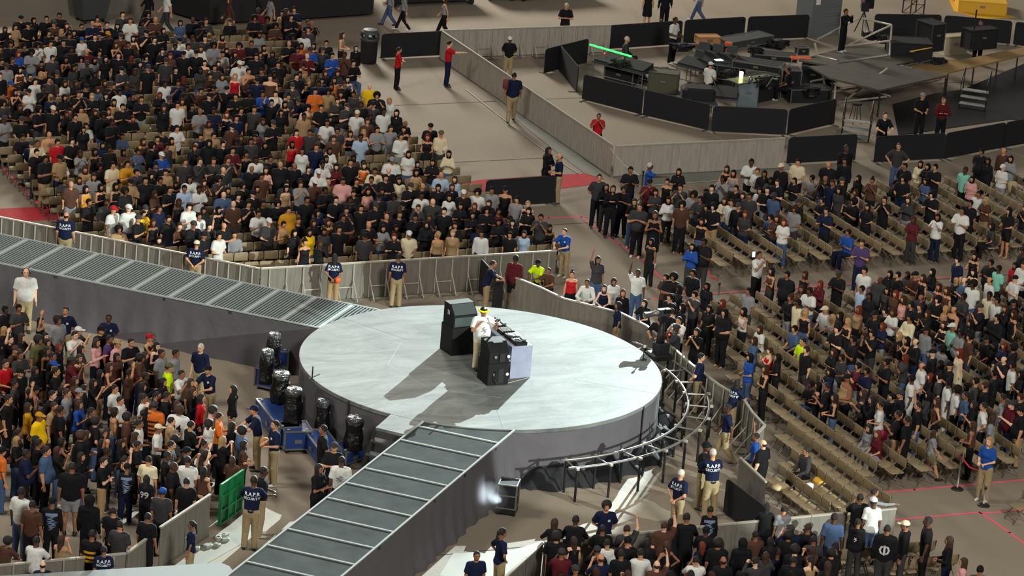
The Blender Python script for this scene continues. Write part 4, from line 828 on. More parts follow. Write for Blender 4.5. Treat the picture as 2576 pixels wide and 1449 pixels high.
# ------------------------------------------------------------------ the people of the photograph: x y (head top) pose build top lower hair skin ...
PEOPLE = '''
375 -32 w m kL kP sk 3 a=175 ! | walking the far aisle, head above the frame
422 -22 w m wT dP se 2 a=170 ! | walking the far aisle in wide grey trousers
580 -4 w f eL tP le 2 a=170 ! | walking before the black truck
682 -12 w f gT tS le 2 a=175 ! | walking by the black pole
720 22 g m kH kP le 2 a=-20 h=1.86 ! | bushy red brown hair, holding a silver bag
775 50 g m nL nP se 3 a=-60 ! h=1.6 | bending beside the bushy haired person
765 80 s m wT kP sk 4 ! a=-110
861 81 g f tK kP le 1 ! a=-40 | brown haired, in black trousers by the litter bin
896 114 w f kL -S lk 1 ! a=-100 h=1.6 | bare legs, beside the litter bin
1004 119 x f rP kP pk 2 ! a=-10 | usher standing before the black fence
1131 103 p m rP nP sk 1 ! a=-15 | usher pointing along the barriers
1284 93 b m kT hP cw 4 ! a=-115 h=1.62 | with white cap, before the farthest barriers
1294 183 w B nP hP sk 3 ! a=65 h=1.86 | carrying a red bag in the middle aisle
1426 8 x m kT kP sw 2 ! a=-115 | behind the farthest barriers
1122 -8 w f gK kP le 2 ! a=155 | white shirt tied round the waist
1020 -22 w f gL kN le 2 ! a=150
985 -34 w f gL jP le 2 ! a=155
1634 -30 w f kD -P lk 2 ! a=60 | walking beyond the mixing area fences
1678 -34 w m kL kP sk 3 ! a=60 | walking beyond the mixing area fences
1765 -42 w f gL jP lk 2 ! a=150 | blue jeans, beyond the mixing area fences
1507 285 f m rT kP sk 3 ! a=-120 h=1.6 | alone behind the smooth barrier
1699 43 g m wP kP sk 4 ! a=-60 h=1.86 | standing among the mixing desks
1787 157 t m wT kP cw 2 ! a=30 h=1.7 | at a mixing desk
1987 170 t m kT kP sk 3 ! a=150 | at the racks by the steel frame
1575 92 t m dL kP sw 2 ! a=-30 | bent over the green lit desk
2225 280 l m kP kP sk 1 ! a=-105 | hands on the black fence top
2322 234 g m kT kP cg 2 ! a=-100 | on the dark floor beside red check shirt
2375 245 x m qL kP sr 2 ! a=-110 | on the dark floor inside the fences
2469 52 s m kH kP sk 3 ! a=-120 | among gear behind the plywood deck
2128 22 f m kL kP sk 3 ! a=-60 z=1.15 | camera operator on the steel platform
2262 360 h m dT jP se 2 ! a=-130 | bearded, just before the black fence
2130 365 w m kL kP sk 4 ! a=-100 h=1.9 | tall, walking past the black fence end
1380 370 x f kH kP lk 3 ! a=-60 h=1.8 | arms crossed beside the guard at the red carpet
1410 387 g m nP hP be 2 ! a=170 h=1.72 | guard at the red carpet
1427 573 l m bP hP sr 1 ! a=-150 h=1.62 pr=crest | usher at the end of the straight barriers
1635 410 p m bP hP sw 4 ! a=-25 | usher pointing over the chairs
1508 438 b m dT kP sk 2 ! a=-110 h=1.84 | first of the people standing along the chair ends
1527 463 x f kL dP lk 2 ! a=-125
1543 466 c f kL kP lk 2 ! a=-115 h=1.78
1571 468 c m kT kP ak 3 ! a=-130
1597 500 c f kT jP lk 2 ! a=-120 h=1.66
1610 512 c B dT kP sk 2 ! a=-125 h=1.8
1649 531 c f kD -P lk 3 ! a=-120 h=1.85 | long black dress at the chair row end
1670 498 c f wL kN lk 2
1716 475 f m dT jP sk 2
1738 480 c m gT dP ak 3
1754 498 c m dT kP sk 3
1766 524 c f kT jP lk 2
1755 583 u f kK jP lk 2
1744 612 c f bL dP lk 2 | royal blue, at the row end
1772 600 c B kT dP sk 4
1884 381 x m wT kP sk 4 h=1.85
1822 407 x f kD -P le 2
1841 426 c f gK kP lk 2
1905 408 g f wT kP sr 2
1919 417 g m kH kP lk 3
1919 478 g f wT kP lk 2 | black shoulder bag
1818 510 c f cL jP le 2
1843 512 g m wT jP se 2
1862 538 g f dT nP lr 2 | copper hair
1910 632 f m wT kP sk 3 ! a=-70 | glowing phone, in the aisle between chair blocks
1973 404 s m kL kP cc 3
2006 388 g m cT kP sk 2
2037 404 tc m gT dP sk 3
2056 414 t m gL dP sy 2
2097 398 s B kT kP bk 2
2112 395 s m kL kP sk 3
2085 443 tf m bJ kP sk 2
2108 433 t m kT kP cd 2
2168 443 t f kL gP lk 2
2143 486 t f pT dP le 2
1990 435 tc f eK kP le 2
1965 526 c f eT nP le 2
1993 518 g m gT dP ae 3
1955 560 g f wT jP lr 2 | red brown hair, by the row end
2087 553 tf f dT gP lk 2
2143 592 tf m bT nP sk 3
2170 603 tc m vT nP se 2
2286 406 h m kT kP sk 3
2310 404 g f cL tP lk 2
2330 421 c f kT kP lk 2
2351 417 c m kT nP sk 2 h=1.8
2417 424 s m iT kP se 4 h=1.8 | mint tee hanging long
2442 450 g f pT kP lk 2
2472 390 h B kT kP sk 3
2491 392 s f kL kP lk 3
2536 367 s m eL eP be 2 h=1.8
2559 377 c f gL gP lk 2
2532 412 g f wT gP cw 1 | tote bag, light blue print
2197 503 g f kT kP lk 2
2233 503 f m kT kP sk 2
2374 541 f f wT nP lk 3
2406 541 c m wT kP sk 3 h=1.85
2441 516 s m kT kP sk 3
2457 498 g m wT kP sk 3
2550 516 g m kT kS lk 2
2566 526 f f kT dP le 2
2520 560 t f dT kP lk 2
1640 600 s f kK kP lk 3
1440 682 s f rK kP Bk 2 ! a=-120 h=1.6 | red strapless top at the curved rail
1480 700 l m wL kP sk 3 ! a=-125 h=1.6 | off white sweater at the curved rail
1505 645 u f dT jP lk 3 ! a=-100 h=1.7 | one arm stretched out in the aisle
1522 714 l f nK kP le 1 ! a=-120 h=1.55 | navy sleeveless top, forearms on the rail
1545 700 s f wT kP mk 3 ! a=-100 h=1.62
1568 728 s f kL qP le 2 ! a=-110 h=1.62 | red brown top at the curved rail
1606 678 u m wT jP sk 4 ! a=-120 h=1.65 | bag strap across the chest, arm high
1628 752 l f kT kP lk 1 ! a=-150 h=1.6 | forearms on the curved rail
1557 760 s f nP hP mk 3 ! a=165 h=1.62 pr=sec | guard inside the curved barrier
1664 792 l m kT kP bk 2 ! a=-140 h=1.6
1690 776 s m kT kP se 1 h=1.7
1709 797 f m wT kP sk 2 ! a=-150 h=1.7
1754 826 f f kT kP lk 2 ! a=-150 h=1.72 | face lit, clapping over the rail
1672 684 c f eT kP le 2
1712 672 x B kT kP ak 3
1752 684 s m kT gP sk 3
1777 700 s f kT dP lk 3
1784 768 g f kT kP lk 2
1845 768 g B kT kP lk 2
1873 792 c f wK kP lk 2
1874 728 s m gT dP sk 3
1903 812 t f wT kP le 2
1904 852 c f jT jP le 2
1996 674 h B kT kP sk 3
2022 672 s f kD -P le 3
1998 764 s m cT kP sk 4 h=1.78
2018 776 h f kK jP ly 2
2040 738 c m wT jP sk 4
2056 712 c f qL kP lr 3
2102 690 c m kJ kP cd 4
2087 778 t m wT kP cc 2
2096 808 t f wK jP ly 2
2100 828 c m kT kP sk 1
2024 850 t m lV kP sk 2 ! a=190 h=1.75 | hi-vis yellow safety vest, sitting in the rows
2163 680 s m wT kP sk 2
2224 686 s B dH kP be 4
2247 680 c f kT kP lk 2
2266 684 s m kT kP sk 2
2332 690 s f kD -P le 2 | brown hair to the waist
2366 708 g f eK jP le 2
2388 706 h f eK kP le 2 | bare shoulders, hugging
2456 706 s m wT jP ak 4 h=1.82 pr=blk | white and grey patterned shirt
2464 630 c f kK kP lk 2
2485 652 c B kT kP sk 3
2512 658 s m iT kP sk 4
2549 648 s f rT kP lk 3
2494 730 s m cL kP sk 4
2525 750 s m wT kP sk 3
2560 772 s f kK kP le 2
2277 804 x m cL cP sk 3 h=1.78 | cream suit, arms crossed, face lit
2360 814 c f kK jP le 1
2398 830 s m iL kP cw 3 | white skull beanie
2316 824 s m gL jP ck 3
2258 782 c f wT kP le 3
2340 788 f f kT kP le 2
2305 766 c m kT dP se 2
2265 738 g f pK kP le 2
2153 724 s m aT kP sk 3
2201 802 c m kT kP ck 3
2245 726 s f dT kP lk 2 pr=blk
1764 889 b m nP hP sk 1 ! a=-30 h=1.78 pr=sec | bald guard bending over the barrier
1847 956 l f nP hP lk 3 ! a=10 h=1.66 pr=sec | guard with long hair at the barrier
1834 1018 w m nP hP sk 4 ! a=155 h=1.72 | guard walking inside the barrier
1777 1113 g m kP hP Hk 4 ! a=-60 h=1.86 | officer in a brimmed hat
1799 1135 l m nP hP sw 2 ! a=80 h=1.86 pr=sec | guard with grey hair beside the brimmed hat
1714 1182 b m nP hP sw 2 ! a=20 h=1.78 pr=sec | white haired guard standing alone
1904 1090 u f bT kP sk 3 ! a=150 h=1.6
1922 1108 s B kT kP bk 1 ! a=120 h=1.75 | bald, behind the short barrier
1886 902 g f bT jP lk 2 | royal blue tee with white hem
1920 882 f f rK kP se 1 | dark red tank, face lit
1945 889 g f kT kP lk 2
1903 948 x f kK kP le 2
2086 880 c f kT kP le 2
2106 900 g f dT kP sk 3
2086 944 c m kT kP sk 3
2052 972 g f kK kP lk 2
2080 984 g f kK jP lk 2
2046 1108 t m dH kP sk 3
2293 956 s m wT wP sk 4 h=1.8 | loose white shirt, arms open
2383 956 s m wT wP sk 4 pr=num8
2407 978 s m wT kP ak 3
2219 998 g f wT gP sk 2
2173 978 c f dT kP le 2
2419 888 s f cD -P lr 1 h=1.72 | beige lace dress, auburn hair
2496 928 s m kL kP sk 3
2544 912 s m wT kP sk 3
2524 1000 s f gL gP sk 3 h=1.8 | long grey robe
2462 1046 g f eK kP le 3
2491 1100 g f bP hP ly 1 ! a=-150 h=1.84 | usher with blond hair by the stanchion
2432 1008 s m jT kP sk 3
2448 1022 c f kT dP lk 2
2365 1004 h f eK kP le 2
2293 1028 s m kT kP sk 3
2262 1014 c m kT tP sk 3
2176 1068 t f gL gP lk 2
2196 1078 t f qT gP lr 2
2350 1082 w f gT gS le 2 ! a=-20 h=1.45 | child in grey shorts and white shoes
2233 898 c m kT kP sk 3
2262 924 t f bK kP le 2
2273 862 f f kK kP lk 2
2440 800 g f kT kP lk 2
1264 1329 h f nP hP pk 3 ! a=0 h=1.84 pr=sec2 | guard with ponytail on the pale floor sheet
1200 1387 s m nP hP sk 3 ! a=-100 h=1.7 | guard lowest beside the near walkway
1398 1310 l f kL -S le 2 ! a=75 h=1.72 | long hair, denim shorts, at the barrier corner
1448 1303 l m kH kS sk 4 ! a=60 h=1.84 | large, dark, arm round the long haired one
1527 1262 b m nP kP ak 2 ! a=-110 h=1.8 pr=crest | smiling guard with lanyard
1517 1322 c m kT kP sk 3 ! a=70
1578 1322 u m dT kP se 1 ! a=70 h=1.78
1529 1358 s f wT kP sk 2 ! a=75 | red bow in dark hair
1692 1310 l f kT kP lk 2 ! a=70 h=1.76
1730 1297 l m kH kP sk 3 ! a=70 h=1.9
1630 1356 c f kT kP lk 2 ! a=70
1613 1382 c m wT kP sk 2 ! a=70
1564 1384 s m kT kP sk 3 ! a=70
1580 1352 f m kT kP ck 2 ! a=70
1752 1400 f m wT kP sk 2 ! a=70
1788 1274 s f kL kP sk 3 ! a=70 pr=vest | denim vest with blue back patches
1807 1356 s m kT kP ak 3 ! a=70
1870 1356 s m kH kP hk 3 ! a=70 | black hood up
1931 1271 l f kT kP lk 2 ! a=70
1973 1274 s f gT kP sk 2 ! a=70
1940 1353 c f kT dP lk 3 ! a=70
1985 1337 s m kT kP ak 3 ! a=70
2048 1349 s m dT kP sk 3 ! a=70
2100 1292 s m jT nP sk 4 ! a=60 h=1.86 | blue grey tee behind the barrier
1821 1402 s m kT kP bk 3 ! a=70
2165 1243 f m kT kP sk 3 ! a=70 h=1.8 | taking a picture over the barrier
2200 1229 p f gL kP sk 3 ! a=-10 h=1.7
2199 1252 s f wT jP cw 4 ! a=70 h=1.82 | white tee and jeans by the single barrier
2160 1306 s f kH dP sk 3 ! a=60 pr=bk1 | small white back print
2233 1322 s B kH dP sk 3 ! a=55 h=1.84 pr=bk2 | big round white back print
2280 1311 s m kH dP cc 3 ! a=150 h=1.84 | pale cap, hood down
2337 1301 s m kT kP sk 4 ! a=150 h=1.92 | tall, standing alone in black
2390 1350 g f kL nP le 3 ! a=150 h=1.76
2426 1404 s f pT kP le 2 ! a=150
2467 1424 s m dT kP sk 3 ! a=60
66 675 s B wP hP bk 1 ! a=-105 h=1.94 | big man with headset before the ribbed walkway
18 770 s m kT kP sk 4
44 766 c m dT kP sk 3
102 799 u f kK kP lk 2
166 772 b m nP hP se 2 ! a=-120 h=1.76 pr=crest | guard against the walkway skirt, taller of two
274 791 b m nP hP sk 4 ! a=-110 h=1.7 pr=crest | guard against the walkway skirt beside purple shirt
146 795 s m gJ kP ak 3 h=1.84 | grey jersey with blue striped sleeves
254 821 s m kT kP ck 2
197 823 f m dT kP cw 2
188 834 f m wT kP sk 1
117 853 s f gT kP lk 2
97 845 s m fT dP ak 3 h=1.82 | sage green tee
38 870 s m eT kP ce 2
276 846 s m vT kP sk 3 h=1.72 | purple tee
296 854 s m pT kP ct 2
327 852 c m kT kP sk 2
375 841 f f eK kP cr 2 | red cap, camera raised
395 861 c f kK kP lk 1
422 878 s m gT dP sk 3
424 914 s m lV kP cf 2 h=1.8 | hi-vis vest and green cap in the crowd
13 905 g m rP kP sk 2 h=1.82 | red polo at the frame edge
51 927 s m kT kP ck 2
135 909 g m kT kP cb 2 | royal blue cap
88 923 s f kT kP lk 3
203 870 c f dT kP lk 2
199 892 s f eK kP le 2
243 852 c f pL kP le 2
294 888 s f eT kP lk 3
274 914 c f eK kP le 2
20 994 s m kT kP sk 2 h=1.84
88 972 s f pK kP ck 3
70 1014 s f mT kP le 2 | mustard tee with bag
98 1038 s B yT kP cm 3 h=1.75 | bright yellow tee and cap
136 1012 s m tT dP se 2
152 1022 s m kT kP sk 3 h=1.82
170 978 s m gT dP se 2 h=1.8 | pale grey tee, arm raised forward
196 978 s m dT kP cg 2
198 1008 c f bT dP le 2 | blue tee, white strap
234 954 f f kT kP lk 2
230 1026 s m kT kP sk 3 h=1.8
288 968 g m wT kP sk 2 | white tee, third row of the crowd
302 998 g m wT kP sk 2 | white tee, phone light near the face
362 992 s m wT kP sk 3
388 1012 s B oJ kP cd 3 a=52 pr=stripe | orange jersey with black stripes
320 1040 s m eT kP ak 3
350 1056 g m wT kP sk 3
398 1068 g m wT dP cc 3 | pale cap and white tee
270 1078 s f eK kP lk 2
204 1086 s B kT kP ae 3 h=1.84
116 1124 s B jT kP sk 2 h=1.86 | wide slate blue tee
4 1126 s m oT jP ck 2
358 964 s f dT kP lk 2
188 948 f f eL kP le 2
451 1022 s B wT kP ae 3 h=1.84 pr=24 a=50 | number 24 on the back
506 865 s m nP hP sw 1 ! a=-140 h=1.78 | white haired guard facing the crowd
532 918 l m nP hP ck 2 ! a=-150 h=1.72 pr=crest | capped guard talking to the crowd
588 970 s f kH hP lk 2 ! a=165 h=1.7 | long haired staff in black hoodie and khaki
506 992 s f rL kP lk 2
537 1023 s m pT kP ak 2 | peach tee
563 1041 c m oT kP sk 2
577 1061 s f kT kP lk 3 h=1.6
610 1074 s m jT kP ak 3 h=1.8
415 880 s m gT dP sk 3
460 933 f m wT kP sk 3
478 952 s f eT kP le 2
654 1021 l m nP hP cn 2 ! a=170 h=1.8 pr=crest | guard in cap beside the blue cases
694 1058 g m nP hP sk 2 ! a=180 h=1.8 pr=crest | guard holding a tan bag
815 1070 b m kT kP sk 3 ! a=160 h=1.84 | crew member before the slim shrouded light
842 1114 x m kT kP cd 2 ! a=-120 h=1.8 | crew member in grey cap
803 1168 x f kT kP lk 3 ! a=-60 h=1.85 | crew member, arms crossed
860 1149 s m wT kP sk 4 ! a=60 h=1.85 pr=bk1g | grey back print beside the near walkway
473 1149 s m wT gS sk 3 h=1.82
513 1175 g f eK kP lk 2
470 1203 s m kT kP sk 2
409 1229 s m dT kP cb 3
370 1195 s f kJ kP lk 2 pr=99 | number 99 on the back
613 1109 g f eT kP lk 2 h=1.56
585 1149 c f eT kP le 2 h=1.48
637 1203 l m nP hP sk 4 ! a=60 h=1.9 pr=sec | guard on the pale sheet beside the green gate
663 1175 g m kT hP sk 4 ! a=-20 h=1.86 | man in black vest behind that guard
484 1311 s f nP hP pk 3 ! a=150 h=1.6 pr=crest | guard inside the barrier by scattered bags
54 1227 s m wT jP sk 4 h=1.88 | white tee and jeans, back turned
82 1261 s m eT kP sk 3 h=1.8
132 1253 s m kL kP ck 3 pr=vest | cowboy style vest with denim patches
182 1165 s B kT gS sk 3 h=1.92 | huge black tee, grey shorts
226 1247 s m kH kP hk 3 h=1.88
320 1167 s f kL nP ck 3 pr=vest
374 1148 s m cT kP sk 2 | cream tee, dark strap
286 1277 s m kT kP sk 2
302 1311 g m dT kP sk 2 h=1.8
372 1291 s m kT kP sk 3
232 1335 s m kJ kP sk 3 h=1.8 pr=yel | black jersey, yellow stripes
154 1347 f f tK kP le 2
86 1355 l m wT kP sk 4 | white tee leaning on the near rail
12 1355 l f eT kP ak 3
108 1413 s m nP hP bk 1 ! a=75 h=1.5 | bald guard under the near rail
262 1375 s m nP hP sk 3 ! a=75 h=1.6 pr=sec | guard just outside the near rail
1217 774 m B wT cP Yy 3 ! a=-98 z=1.52 h=1.8 pr=djp | performer on the stage, yellow brimmed cap
1003 640 s m nP hP sk 3 ! a=62 h=1.68 pr=sec | guard facing the straight barriers, hands before him
843 640 b f nP tP lk 3 ! a=62 h=1.66 pr=sec | guard with long black hair and orange pouch
495 606 b m nP hP cc 2 ! a=55 h=1.66 pr=sec | guard in a pale cap behind the ribbed walkway
167 535 s B nP hP bk 2 ! a=60 h=1.72 pr=sec | bald guard behind the ribbed walkway
1229 655 l f nP hP se 2 ! a=-20 h=1.68 pr=sec2 | guard with outstretched hand
1298 642 s m qH kS sk 4 ! a=40 h=1.8 | maroon hoodie inside the barriers
1360 652 l m lV kP ck 4 ! a=-150 h=1.5 | hi-vis vest behind the curved rail
1385 672 l m eT kP sk 3 ! a=-140 h=1.4
94 352 x m cL dP sk 3 ! a=-80 h=1.78 | standing in the side aisle at the rope
49 330 t m kT dP sk 3
146 338 h m rT qP sk 2
183 338 g m kJ kP sk 1
127 382 t f iL kP lk 2
171 386 tc f wT kP lk 2
202 412 tc f tT kP le 2
279 391 c m cT cP sk 2
315 367 f f eT kP lk 3
323 397 c m mJ mP sk 2 pr=ws | golden jersey over white sleeves
366 354 s f eK kP le 2
397 389 c m bJ kP cw 2 pr=21 | blue and white 21 jersey
425 333 g f tK kP lk 2
452 310 c m wT kP sk 2
347 420 s B dT kP sk 2
460 388 s m dT kP se 2
242 434 tc m gT kP le 2 pr=blkd
202 441 tc f gT kP le 2 pr=blkd
202 468 c f mK kP lk 2
254 465 c f kK kP lk 2
293 464 x f kK kP lk 2
340 449 c m tT kP ck 2
406 461 x m kT kP sk 3
430 459 c m kT kP sk 2
458 469 c m aT kP sk 3
480 449 c m wT kP lk 3
497 463 c m wT kP sk 4
279 523 s m wT wP cr 2 h=1.8 pr=og | red cap, orange chest print, face lit
333 517 s m wT jP cw 1 h=1.82 | plain white tee and light jeans at the barrier
378 531 f m yT kP sk 2 h=1.6 | yellow tee at the barrier, phone up
411 527 s m nJ nP sk 3 h=1.75 | navy sleeveless jersey at the barrier
460 517 x m wT jP sk 1
497 519 s m wT kP sk 3 pr=gold | white and gold shirt at the barrier
225 515 g m kT kP sk 3
547 583 g m wT wP sk 2 h=1.7 | black strap across a white tee at the barrier
582 582 t m gL dP sk 2
758 331 h m rT kP sk 1
728 342 h f rK kP lk 3
791 331 s m dT kP sk 3 pr=blkb
847 331 s m dT kP sk 3 pr=blkb
897 344 g m aT aP sk 4
822 356 c f wT tP lk 3
852 349 s m eT kP se 2
998 340 g m wL gP sk 2
981 324 s m gL gP sk 2
533 365 s m kH kP hk 2 pr=blkf
538 337 s m tT kP sk 2
634 360 s m dT kP sk 3
656 396 g m wT gP sk 4 pr=blkf
704 398 s B kT kP be 2
678 420 c f pK kP le 1
744 411 u m kT kP be 3
782 444 g m eT kP cw 4
822 418 c m wT kP sk 4
812 440 c m wT kP cw 3
866 402 s m kT kP sk 2
857 436 g B pT kP sk 3 | dusty pink tee
897 411 c f oK wP le 1
937 416 x m cT cP sk 3 pr=blkg
998 407 g B wT wP cg 3
1002 447 c f cT kP lk 2
922 466 c f pK kP lk 2
1000 480 c m dT kP ak 4
718 520 l B mT kP sk 2 | mustard tee
667 531 c m wT kP sk 3
676 548 g m dT kP cw 2 h=1.75 | white cap, dark tee over the empty chairs
782 494 s m kJ kP sk 3
655 480 c f eT kP lk 2
570 473 c f kJ kP lk 2 pr=38f
547 504 s f kK kP lk 1
852 527 x B kT kP sk 3
908 522 s m kH kP sk 2
941 494 s m kJ kP ck 3
810 543 g f eK jP le 2
737 573 s f kT kP lk 1 h=1.66 | black tee, straight black hair, before empty chairs
775 573 s f yT jP lk 2 h=1.66 pr=rd | yellow graphic tee and jeans at the barrier
866 573 s m kT kP sk 2 h=1.7 pr=blu | blue front print at the barrier
918 566 c m kT jP be 2
951 569 c f gT jP lk 2
979 566 t m cT kP sk 4
718 563 c f tK kP sk 2
807 575 s f dT kP lk 3 pr=blkb
1008 284 g f kL kP lk 1 h=1.72
950 268 s m wP kP sk 4 h=1.8 | white polo at the section edge
887 281 s m wT gP cc 2 h=1.75
831 294 g m wT kP sk 3
1073 318 s m kT kP ck 2
1028 328 s f kK jP lk 2
1063 337 g f kD -P lr 2
1101 334 g m cL dP cf 2 h=1.75 | cream jacket held over one arm
1094 393 c f kT jP lk 2 pr=blkf
1137 392 c f cL jP lk 2
1023 386 g f wT jP lk 2
1042 412 c f tK jP lk 2
1122 435 g m aT jP be 2
1157 436 h f aL jP le 1
1138 484 g f wT kP lk 2
1145 498 c f kT kP lk 2
1178 480 s m kT kP cw 2
1225 473 s m gT kP sk 3 pr=blkd
1272 461 s m kK kP ck 2 h=1.78
1329 506 s f kD -P ly 1 ! a=-115 h=1.7 | black slip dress, standing in the aisle
1052 479 g m wT kP sk 4
1040 521 c f dT kP se 2 pr=blu
1021 565 g m cT kP cw 3
1073 567 x f kH kP hk 2
1108 602 l f tK kP ct 2
1158 600 l f tT kP sy 1
1211 581 l m wL kP sk 3 h=1.6 | white sweatshirt, elbow on the straight barrier
1279 580 s m kT kP sk 2 h=1.5
1311 580 s f aT jP le 2 h=1.5
1272 550 c f kT kP lk 3
1237 528 t f qL kP sk 3
117 50 b m kT kP sk 2 pr=bone | print on a black tee, top corner
75 48 s f kT kP lk 2
169 75 s B kT kP sk 3 pr=org | orange block print
216 88 s f wT kP cb 2
267 82 s m kL kP cm 4
40 50 c f tT kP sk 2
472 133 s m kT kP ck 2
446 100 s m wT kP ck 2
469 98 s m wT kP sk 3
500 102 c f wL kP le 2
538 82 t f wT kP lk 3
530 122 t f wT kP lk 2
572 124 t m wT kP sk 2
602 148 s B wT kP cw 3
603 188 s f rK kP ly 1
552 186 c f gT kP le 2
650 140 s B kT kP sk 2
686 150 s B kT kP sk 2
751 110 c f oT kP lk 3
780 113 c m bT kP cd 3
808 100 s m kT kP sk 2
822 132 c m bJ kP sk 2 pr=38f
653 218 c m bT kP sk 3
695 222 c m wT kP sk 1
812 202 s B nL nP sk 4 h=1.8
800 218 c m oT kP sk 2
845 206 c f oK kP lk 2
876 200 c f jD -P lk 1
854 226 s f kK kP lk 2
925 207 h m yT tP bk 1 h=1.6
632 256 s m dT kP sk 2 pr=ws
672 244 U m kT kP sk 2
716 254 s f kD -P lk 2
540 290 t m wT kP lk 2
580 286 s m nT nP sk 2 pr=blkb
305 225 s B wT kP sk 4
422 206 s m wT kP sk 4
457 195 f m nT kP sk 3
451 253 s m wT kP sk 2
500 258 c m gT kP be 3
204 279 c m tT kP sk 2
176 239 c f kJ kP lk 2 pr=98f
127 260 s m kT kP cc 2
263 277 c f kK kP le 2
293 258 c f tK kP lk 2
57 222 c f wT kP ck 2
174 200 t f wT kP le 2
127 110 s m wT kP sk 2
235 132 t f gL kP lk 2
205 150 t m gL kP ak 2
42 139 c f bT kP lr 2
14 200 t m oT kP cb 2
'''
PRINTS.update({'sec2': (False, 1.30, [('#bar', .07, .07, .08, 0)], '#d8dcd8'), 'blk': (False, 1.15, [('#blk', .30, .34, 0, 0)], '#5a6270'), '24': (True, 1.20, [('24', .26, 0, -.06)], '#16161a'),
 'num8': (False, 1.2, [('8', .2, 0, -.05)], '#303238'), '99': (True, 1.18, [('99', .26, 0, -.06)], '#b8bcc4'), 'vest': (True, 1.15, [('#blk', .28, .40, 0, 0), ('#bar', .30, .08, 0, .20)], '#7488a8'),
 'bk1': (True, 1.2, [('#blk', .12, .12, -.04, 0)], '#d8d8d8'), 'bk1g': (True, 1.22, [('#blk', .26, .16, 0, 0)], '#77787a'), 'bk2': (True, 1.18, [('O', .34, 0, -.12), ('#bar', .05, .2, 0, 0)], '#c8c8c8'),
 'yel': (True, 1.15, [('#bar', .30, .06, 0, .10), ('#bar', .30, .06, 0, -.02), ('#bar', .32, .06, 0, -.12)], '#d8a01c'), 'djp': (False, 1.12, [('#blk', .16, .15, 0, .06), ('#blk', .22, .03, 0, -.07)], '#6f756c'),
 'ws': (False, 1.2, [('#bar', .12, .03, 0, 0)], '#e8e8e0'), '21': (False, 1.12, [('21', .18, 0, 0)], '#e8e8e8'), 'blkd': (False, 1.2, [('#blk', .3, .36, 0, 0)], '#2a2a2c'), 'og': (False, 1.22, [('#bar', .14, .06, 0, 0)], '#c9862a'),
 'gold': (False, 1.2, [('#bar', .30, .05, 0, 0), ('#bar', .05, .2, .06, -.1)], '#d8b040'), 'blkb': (True, 1.2, [('#blk', .26, .26, 0, 0)], '#62707c'), 'blkf': (False, 1.2, [('#blk', .20, .10, 0, 0)], '#9aa0a4'),
 'blkg': (False, 1.12, [('#blk', .16, .16, 0, 0)], '#3f7a70'), 'rd': (False, 1.15, [('#bar', .20, .2, 0, -.05)], '#c8322c'), 'blu': (False, 1.12, [('#blk', .22, .30, 0, 0)], '#4f93d8'), 'bone': (False, 1.2, [('#blk', .16, .12, 0, 0)], '#b8b0a0'),
 'org': (False, 1.22, [('#bar', .26, .10, 0, 0)], '#e0602c'), '38f': (False, 1.15, [('38', .13, 0, 0)], '#e0e0e0'), '98f': (False, 1.15, [('98', .15, 0, 0)], '#e0e0e0')})
def stripe_print():
    return (True, 1.15, [('#bar', .36, .05, 0, .12-.11*k) for k in range(4)], '#17171a')
PRINTS['stripe'] = stripe_print()
# ------------------------------------------------------------------ chair places
SLOTS = []   # (x, y, facing degrees, block, row)
for k in range(30):
    v = 11.45+.92*k
    for i in range(33):
        u = -6.3+.485*i
        if u < -6.3 or u < -(v-10.13)-1.75: continue
        if u > 8.15+(.7 if v > 31 else 0): continue
        SLOTS.append((u, v, -90.0, 'L', k))
for k in range(18):
    u = 12.75+.9*k
    for i in range(14): SLOTS.append((u, 9.95+.475*i, 180.0, 'U', k))
for k in range(20):
    u = 5.45+.9*k; lo = -9.6 if k < 3 else -7.3; hi = {0: -7.0, 1: -5.9, 2: -4.2, 3: .4}.get(k, 6.0)
    for i in range(40):
        v = lo+.475*i
        if v > hi: break
        SLOTS.append((u, v, 180.0, 'R', k))
for k in range(3):
    for i in range(22): SLOTS.append((-3.3+.485*i+.1*k, -12.5-.95*k, 90.0, 'B', k))
for k in range(3):
    for i in range(9): SLOTS.append((11.1+.9*k, -10.35-.475*i, 180.0, 'F', k))
def on_screen(x, y, z=.6, m=40):
    px, py = pix((x, y, z)); return -m < px < 2576+m and -m < py < 1449+m
SLOTS = [s for s in SLOTS if on_screen(s[0], s[1])]
def face_stage(x, y): return math.degrees(math.atan2(-y, -x))
occ = {}
slot_arr = np.array([(s[0], s[1]) for s in SLOTS]); slot_pix = {}
def slot_heads(h, off):
    key = (round(h, 2), off)
    if key not in slot_pix:
        slot_pix[key] = np.array([pix((s[0]+off*math.cos(math.radians(s[2])), s[1]+off*math.sin(math.radians(s[2])), h)) for s in SLOTS])
    return slot_pix[key]
PLIST = []
